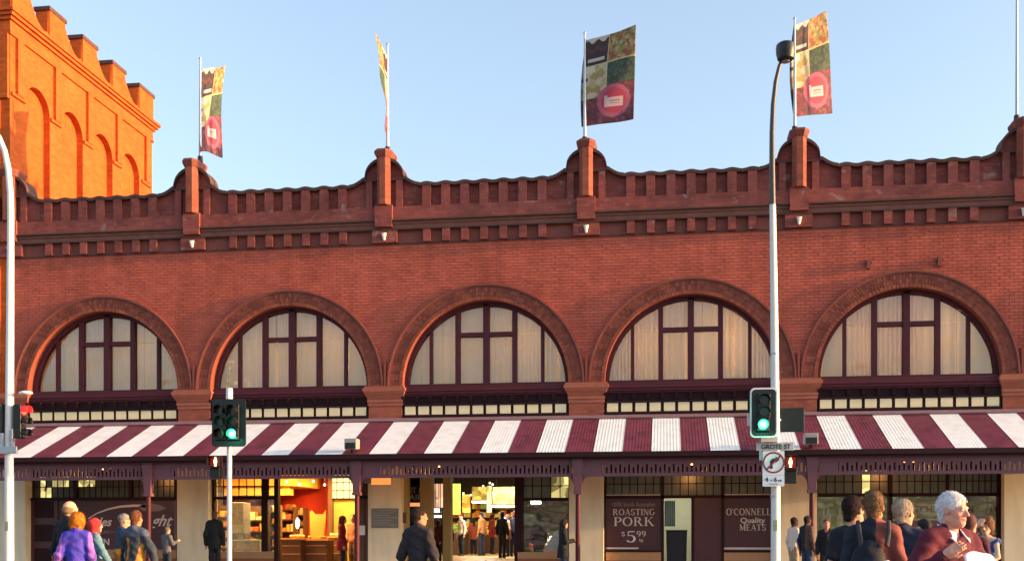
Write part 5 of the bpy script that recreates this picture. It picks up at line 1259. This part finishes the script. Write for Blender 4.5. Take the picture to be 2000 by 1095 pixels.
            if hairkind == 'long': hr = [E(hd(0, -.018, .032), (.090, .108, .096), .02), cap(hd(0, -.05, -.02), neck+np.array([0, -.07, -.10]), .078, .06, .03), cap(hd(-.05, -.01, -.02), hd(-.06, .0, -.14), .042, .03, .03), cap(hd(.05, -.01, -.02), hd(.06, .0, -.14), .042, .03, .03), E(hd(0, .10, -.04), (.058, .07, .085), .012, 'sub')]
            if hairkind == 'hood': hr = [E(hd(0, -.03, .02), (.105, .118, .115), .02), cap(hd(0, -.03, -.06), neck, .085, .10, .03), E(hd(0, .11, -.02), (.07, .09, .095), .015, 'sub')]
        V, Q = surf(hr, min(h, .010), .0032, 3)
        hn = {'hood': 'hood', 'cap': 'cap'}.get(hairkind, 'hair')
        hob = mk(hn, V, Q, (lambda V_: np.array(hair, np.float32)*(1+.16*np.sin(V_[:, :1]*170+40*V_[:, 1:2])*np.ones((1, 3)))), t, None)
        if hairkind in ('short', 'long', 'bob', 'fringe') and h <= .0145:
            me = hob.data; nn = len(V); N_ = np.empty(nn*3, np.float32); me.vertices.foreach_get('normal', N_); N_ = N_.reshape(-1, 3)
            rg = np.random.default_rng(len(label)); ns = 5200 if h < .009 else 2600; ii = rg.integers(0, nn, ns); P = V[ii]+rg.normal(0, .004, (ns, 3)); Nn = N_[ii]
            ln = {'short': .026, 'fringe': .016, 'bob': .055, 'long': .08}[hairkind]
            fl = np.tile(HM@np.array([0, -.45, -1.]), (ns, 1))+rg.normal(0, .35, (ns, 3)); fl -= (fl*Nn).sum(1, keepdims=True)*Nn; fl /= np.linalg.norm(fl, axis=1, keepdims=True)+1e-6
            sd_ = np.cross(fl, Nn); w_ = .0016 if h < .009 else .0022; L_ = ln*rg.uniform(.6, 1.2, (ns, 1))
            a0 = P-Nn*.002; a1 = P+fl*L_*.5+Nn*L_*.10; a2 = P+fl*L_+Nn*L_*.06
            VV = np.stack([a0-sd_*w_, a0+sd_*w_, a1-sd_*w_, a1+sd_*w_, a2], 1).reshape(-1, 3); b5 = np.arange(ns)[:, None]*5
            me2 = bpy.data.meshes.new('hair_strand'); me2.from_pydata(VV.tolist(), [], (b5+np.array([0, 1, 3, 2])).tolist()+(b5+np.array([2, 3, 4])).tolist()); me2.materials.append(PERS)
            cc = np.ones((ns, 5, 4), np.float32); cc[..., :3] = np.array(hair)*rg.uniform(.55, 1.5, (ns, 1, 1)); at_ = me2.color_attributes.new('Col', 'FLOAT_COLOR', 'POINT'); at_.data.foreach_set('color', cc.ravel())
            so_ = bpy.data.objects.new('hair_strand', me2); COL.objects.link(so_); so_.parent = hob; so_['kind'] = 'stuff'
    # top garment
    g = {'jacket': .020, 'shirt': .010, 'coat': .028, 'tee': .012, 'dress': .010}[topkind]
    tp = torso(g, .05)
    for i, (e, w) in enumerate(arms):
        e = np.array(e); w = np.array(w)
        if topkind == 'dress': continue
        if topkind == 'tee' or not longsleeve: tp += [cap(sh[i], sh[i]*.45+e*.55 if topkind == 'tee' else e*.85+w*.15, .056*b+g, .052+g, .04)]
        else: tp += [cap(sh[i], e, .052*b+g, .043+g, .04), cap(e, e*.06+w*.94, .042+g, .032+g*.8, .025)]
    if topkind in ('coat', 'dress') or hem < .8: tp += [cap((0, 0, .95), (0, 0, max(hem-.05, .45)), .15*b+g, .18*b+g, .06)]
    if topkind in ('jacket', 'coat') or collar: tp += [cap(neck+np.array([0, -.012, -.03]), neck+np.array([0, -.014, .018]), .075, .072, .03)]
    tp += [ell(neck+np.array([0, .05, .03]), (.055, .07, .07), .02, 'sub')] if topkind != 'dress' else [ell(neck+np.array([0, 0, .03]), (.16, .2, .12), .03, 'sub')]
    if h < .0145: noise = max(noise, .0052)
    V, Q = surf(tp, h, noise, hash(label) % 7, (hem, 9.))
    mk({'tee': 't_shirt'}.get(topkind, topkind), V, Q, topcol or const(top), t, None)
    # trousers and shoes
    if topkind != 'dress':
        tr = [ell((0, 0, .95), (.168*b, .12*b, .11), .05)]
        for a_, k_, f_ in lgs: tr += [cap(a_, k_, .094*b, .070, .04), cap(k_, (f_[0], f_[1], .07), .068, .058, .03)]
        V, Q = surf(tr, max(h, .013), noise, 2, (.03, 1.04)); mk('trousers', V, Q, legcol or const(legs), t, None)
    V, Q = surf([ell((f_[0], f_[1]+.06, .045), (.05, .135, .048), .03) for a_, k_, f_ in lgs]+[cap((f_[0], f_[1], .06), (f_[0], f_[1], .1), .05, .048, .03) for a_, k_, f_ in lgs], max(h, .013), 0, 0, (.0, 2)); mk('shoes', V, Q, const((.03, .025, .02)), t, None)
    if extras:
        extras(t, dict(hd=hd, neck=neck, sh=sh, arms=arms, h=h, hc=hc, HM=HM, hand=hand))
        for o in t.children_recursive: o.matrix_parent_inverse = Matrix()
    return t
def rot(a): return R(a)
BK = 0.          # face = 0: back to the camera (facing the market); pi: facing the camera
GRP = 'people crossing the road'; GRP2 = 'people on the footpath by the shops'
# ---- left group
person('bald man in a black coat behind the woman in purple', 134, 977, 15.0, 0, rot(-25), hair=(.3, .2, .1), hairkind='fringe', skin=(.62, .33, .22), top=(.012, .013, .018), topkind='coat', hem=.7, build=1.05, group=GRP, h=.014)
def purple(V): 
    f = np.clip(V[:, :1]*2.2+.2, 0, 1); a = np.array((.06, .05, .42)); b_ = np.array((.36, .13, .50)); arm = (np.abs(V[:, :1]) > .18).astype(np.float32); w = np.clip(arm*.9+.08*np.sin(V[:, 2:3]*25), 0, 1); return a*(1-w)+b_*w
person('woman with orange bobbed hair in a purple blue jacket', 150, 1000, 14.2, 0, rot(12), hair=(.62, .20, .02), hairkind='bob', topcol=purple, topkind='jacket', legs=(.03, .035, .09), build=.98, group=GRP, h=.013, hem=.86,
       arms=[((-.27, -.05, 1.17), (-.34, .02, .96)), ((.25, -.03, 1.14), (.30, .06, .90))])
def bag(t, d):
    V, Q = surf([ell((.16, .12, .98), (.15, .10, .09), .03), ell((.24, .05, .92), (.12, .08, .05), .03)], .012, .003); o = mk('shoulder_bag', V, Q, const((.35, .20, .10)), t, None)
person('person in a red hood and teal jacket carrying a tan bag', 184, 1011, 17, 0, rot(-40), hair=(.42, .03, .03), hairkind='hood', top=(.10, .20, .26), topkind='jacket', legs=(.10, .02, .02), group=GRP, extras=bag, h=.014,
       arms=[((-.2, .05, 1.15), (-.1, .22, .98)), ((.29, .06, 1.16), (.34, .20, .95))])
person('person in a dark cap and navy jacket left of the leather jacket man', 240, 1002, 18.5, 0, rot(-50), hair=(.16, .16, .16), hairkind='cap', top=(.02, .05, .09), topkind='jacket', legs=(.05, .12, .2), group=GRP)
def leather(V):
    u = V[:, 0]+.025*np.sin(V[:, 2]*9); m = ((np.abs(u+.07) < .022) & (V[:, 2] < 1.36)) | ((u > .07+.1*(V[:, 2]-1.05)) & (V[:, 2] < 1.25+.03*np.sin(u*60)) & (u < .17+.02*np.sin(V[:, 2]*20))) | ((u < -.21) & (V[:, 2] < 1.2)); C = np.tile(np.array((.035, .045, .06)), (len(V), 1)); C[m] = (.45, .20, .04); C[V[:, 2] > 1.38] = (.06, .08, .12); return C
person('man in a black jacket with ochre stripes seen from behind', 264, 995, 15.2, 0, rot(-5), hair=(.16, .06, .03), hairkind='short', skin=(.5, .2, .1), topcol=leather, topkind='jacket', legs=(.02, .02, .03), build=.98, group=GRP, h=.013,
       arms=[((-.30, -.03, 1.15), (-.29, .03, .9)), ((.32, .0, 1.17), (.38, .06, .93))])
person('small figure in grey holding bags before the dark sign', 326, 1027, 27, .2, rot(-20), hair=(.10, .08, .07), top=(.10, .10, .11), legs=(.02, .025, .035), group=GRP2, h=.02, arms=[((-.24, .05, 1.2), (-.22, .25, 1.2)), ((.27, .03, 1.2), (.30, .22, 1.28))])
person('man in black standing against the pier by the orange shop', 419, 996, 28.6, .22, rot(10), hair=(.10, .05, .03), skin=(.35, .17, .1), top=(.010, .012, .014), topkind='coat', hem=.75, legs=(.012, .013, .02), group=GRP2, h=.018)
def gbag(t, d):
    V, Q = surf([ell((-.28, .05, .66), (.10, .08, .16), .03), cap((-.28, .05, .78), (-.27, .03, .88), .02, .012, .03)], .012, .004); mk('shopping_bag', V, Q, const((.05, .25, .05)), t, None)
person('shopper in dark red carrying a green bag in the orange shop doorway', 668, 1006, 30.9, .25, rot(-70), hair=(.12, .05, .03), hairkind='long', top=(.22, .015, .03), topkind='coat', hem=.72, legs=(.02, .02, .04), group=GRP2, extras=gbag, h=.018)
person('pale figure further inside the orange shop doorway', 690, 1003, 33.2, .3, rot(160), hair=(.15, .08, .05), skin=(.6, .34, .25), top=(.38, .16, .12), legs=(.1, .06, .05), group='shoppers inside the market', h=.02)
person('man in a charcoal sweater with pushed up sleeves crossing before the entrance', 817, 989, 14.0, 0, rot(-14), hair=(.030, .018, .014), hairkind='short', skin=(.42, .20, .11), top=(.028, .022, .026), topkind='jacket', longsleeve=False, legs=(.03, .035, .05), build=.93, headturn=R(-38), group=GRP, h=.011,
       arms=[((-.28, -.05, 1.16), (-.25, .03, .90)), ((.28, -.03, 1.16), (.31, .05, .90))])
person('woman in black holding a phone beside the maroon post', 1100, 1014, 27.3, .2, rot(-75), hair=(.02, .015, .015), hairkind='long', skin=PINK, top=(.012, .014, .018), topkind='coat', hem=.7, legs=(.03, .04, .08), group=GRP2, h=.016, arms=[((-.2, .05, 1.15), (-.1, .27, 1.15)), ((.2, .05, 1.15), (.1, .28, 1.18))])
# ---- inside the hall
IN = [(872, 1008, 36.8, .33, 20, (.03, .01, .012), 'person in black behind the second entrance pillar'), (856, 1014, 38.2, .42, 10, (.10, .02, .03), 'person in dark red between the entrance pillars'),
      (901, 1003, 42.5, .55, 140, (.42, .34, .26), 'stallholder in cream beneath the lime sign'), (925, 1010, 45, .55, 15, (.35, .08, .05), 'shopper in rust red beside the fruit stall'),
      (941, 1000, 43, .55, 60, (.30, .12, .04), 'shopper in orange walking towards the entrance'), (961, 1002, 46, .55, -60, (.20, .02, .03), 'shopper in crimson with black hair'),
      (981, 998, 40.5, .52, -15, (.010, .010, .02), 'tall person in black at the hall entrance'), (991, 1004, 41.3, .55, 110, (.25, .12, .08), 'person in tan beside the tall person in black'),
      (1003, 999, 41.5, .55, -5, (.010, .010, .025), 'person in navy against the right jamb'), (1052, 1000, 32.3, .3, 30, (.06, .01, .05), 'dim figure in plum behind the right entrance window')]
for i, (px, py, Y, z0, fa, c, lab) in enumerate(IN):
    person(lab, px, py, Y, z0, rot(fa), hair=(.02+.02*(i % 3), .015, .012), hairkind=('short', 'long')[i % 2], top=c, topkind=('jacket', 'coat')[i % 2], hem=(.86, .72)[i % 2], legs=(.015, .017, .03), group='shoppers inside the market', h=.022, noise=0)
# ---- right far group
person('man in a white shirt and khaki trousers beside the cream pier', 1550, 1009, 27.6, .2, rot(-60), hair=(.015, .01, .01), skin=SKIND, top=(.62, .58, .56), topkind='shirt', legs=(.36, .28, .19), group=GRP2, h=.016, hem=.80)
person('man in a navy jacket and jeans beside the man in white', 1576, 1006, 27.0, .2, rot(-50), hair=(.015, .01, .01), skin=SKIND, top=(.022, .026, .045), topcol=lambda V: np.where((V[:, :1] > .03), np.array((.10, .055, .045)), np.array((.018, .022, .040))), legs=(.03, .05, .09), group=GRP2, h=.016)
def logo(t, d): B('chest_print', mat('grey_print', (.3, .3, .34), .7), t, -.09, .09, .132, .139, 1.25, 1.29)
o_ = person('man in a black hooded top facing the road', 1614, 1013, 25.5, .18, rot(178), hair=(.10, .05, .04), skin=(.42, .2, .14), top=(.010, .010, .014), legs=(.015, .015, .02), group=GRP2, h=.016)
# ---- right near group
def tprint(V):
    C = np.tile(np.array((.012, .015, .025)), (len(V), 1)); b_ = V[:, 1] < 0
    m = b_ & (((V[:, 2] > 1.33) & (V[:, 2] < 1.35) & (np.abs(V[:, 0]) < .07)) | ((np.abs(V[:, 0]+.0) < .035) & (V[:, 2] > 1.14) & (V[:, 2] < 1.315))); C[m] = (.42, .44, .58); return C
person('dark haired man in a black t-shirt with white back print', 1668, 967, 9.7, 0, rot(-12), hair=(.022, .010, .012), skin=(.55, .29, .19), topcol=tprint, topkind='tee', legs=(.04, .05, .06), build=.94, headturn=R(-38), group='people near the right edge of the crossing', h=.010)
def pack(t, d):
    V, Q = surf([ell((-.04, -.17, 1.17), (.13, .10, .21), .05), ell((-.03, -.25, 1.10), (.10, .08, .13), .04)], .010, .004, 5)
    bp = mk('backpack', V, Q, lambda V_: np.where((V_[:, :1] > .06), np.array((.030, .022, .012)), np.array((.012, .014, .022))), t, None)
    for q_ in (-1, 1):
        MB().tube([(q_*.09, -.20, 1.33), (q_*.105, -.165, 1.43), (q_*.112, -.06, 1.515), (q_*.115, .11, 1.40), (q_*.14, .12, 1.22), (q_*.17, -.02, 1.08)], .018, 8).build('shoulder_strap', mat('strap_fabric', (.02, .02, .025), .8), bp, True)
    MB().ball((.085, -.31, 1.20), (.032, .02, .030), 10, 7).build('badge', mat('white_badge', (.7, .68, .6), .6), bp, True)
    MB().tube([(.12, -.26, 1.12), (.15, -.30, 1.0), (.09, -.31, .96), (.02, -.31, .97)], .009, 8).build('cord', mat('pale_cord', (.5, .33, .2), .7), bp, True)
def pulled(V): return np.where(V[:, :1] > .02, np.array((.20, .055, .045)), np.array((.014, .018, .030)))
person('man in a maroon jacket with a black backpack at right', 1705, 957, 8.9, 0, rot(-8), hair=(.16, .085, .04), skin=(.5, .2, .10), topcol=pulled, topkind='jacket', legs=(.12, .06, .04), build=.97, group='people near the right edge of the crossing', h=.010, extras=pack)
person('grey haired man in a dark navy jacket behind the backpack', 1764, 973, 9.8, 0, rot(-18), hair=(.34, .28, .22), hairkind='short', skin=(.55, .26, .17), top=(.016, .022, .045), topkind='jacket', legs=(.02, .02, .03), build=1.06, headturn=R(-25), group='people near the right edge of the crossing', h=.010)
person('small figure in magenta behind the old man at left', 1806, 1012, 13.5, 0, rot(30), hair=(.02, .015, .015), top=(.35, .03, .10), legs=(.02, .02, .03), group='people near the right edge of the crossing')
person('small figure in dark plum behind the old man at right', 1893, 1003, 12.5, 0, rot(-20), hair=(.08, .03, .03), top=(.05, .008, .02), legs=(.02, .02, .03), group='people near the right edge of the crossing')
person('woman in a blue dress shading her face with one arm', 1926, 1008, 15.2, 0, rot(150), hair=(.20, .10, .05), hairkind='bob', skin=(.62, .38, .28), top=(.02, .07, .22), topkind='dress', hem=.45, group='people near the right edge of the crossing', h=.013, build=.92,
       arms=[((.0-.22, .12, 1.20), (-.10, .26, 1.08)), ((.30, .12, 1.46), (.12, .16, 1.62))], headtilt=R(-12))
# ---- old man with the paper, nearest
def old_extra(t, d):
    hd = d['hd']; nk_ = d['neck']
    # open shirt collar
    for q_ in (-1, 1):
        pts = [(q_*.060, -.055, 1.535), (q_*.080, .010, 1.520), (q_*.035, .088, 1.470), (q_*.075, .118, 1.405), (q_*.118, .070, 1.450), (q_*.105, -.02, 1.505)]
        n = len(pts); mb = MB(); c_ = [sum(p[i] for p in pts)/n for i in range(3)]
        mb.add([*pts, (c_[0], c_[1]+.012, c_[2]+.006)], [(i, (i+1) % n, n) for i in range(n)]); o = mb.build('shirt_collar', mat('pale_blue_shirt', (.45, .52, .68), .7, var=.05), t, True, fix=False); m_ = o.modifiers.new('t', 'SOLIDIFY'); m_.thickness = .008
    # folded white paper in the hands
    v = []; f = []; n = 14
    for i in range(n+1):
        for j in range(n+1):
            u, w_ = i/n, j/n; v.append((.27-.36*u, .34+.03*math.sin(u*3)+.05*w_, 1.325+.05*math.sin(u*PI*.8)-.13*u*u-(.20+.02*u)*w_+.008*math.sin(u*11+w_*5)))
            if i and j: a = i*(n+1)+j; f.append((a, a-1, a-n-2, a-n-1))
    mb = MB(); mb.add(v, f); o = mb.build('folded_paper', mat('white_paper', (.78, .78, .80), .6, var=.04), t, True, fix=False); m_ = o.modifiers.new('t', 'SOLIDIFY'); m_.thickness = .003
    # glasses
person('white haired old man in a maroon sweater reading a folded paper', 1855, 961, 8.0, 0, rot(180+36), hair=(.70, .68, .70), hairkind='short', skin=(.62, .30, .22), top=(.075, .010, .022), topkind='jacket', topcol=lambda V: np.array((.085, .010, .024))*np.ones((len(V), 1)), legs=(.03, .03, .04), build=1.32, headturn=R(12), headtilt=R(-5),
       arms=[((-.31, .12, 1.13), (.02, .33, 1.17)), ((.43, .02, 1.15), (.34, .24, 1.315))], group='people near the right edge of the crossing', h=.0075, extras=old_extra, noise=.003)
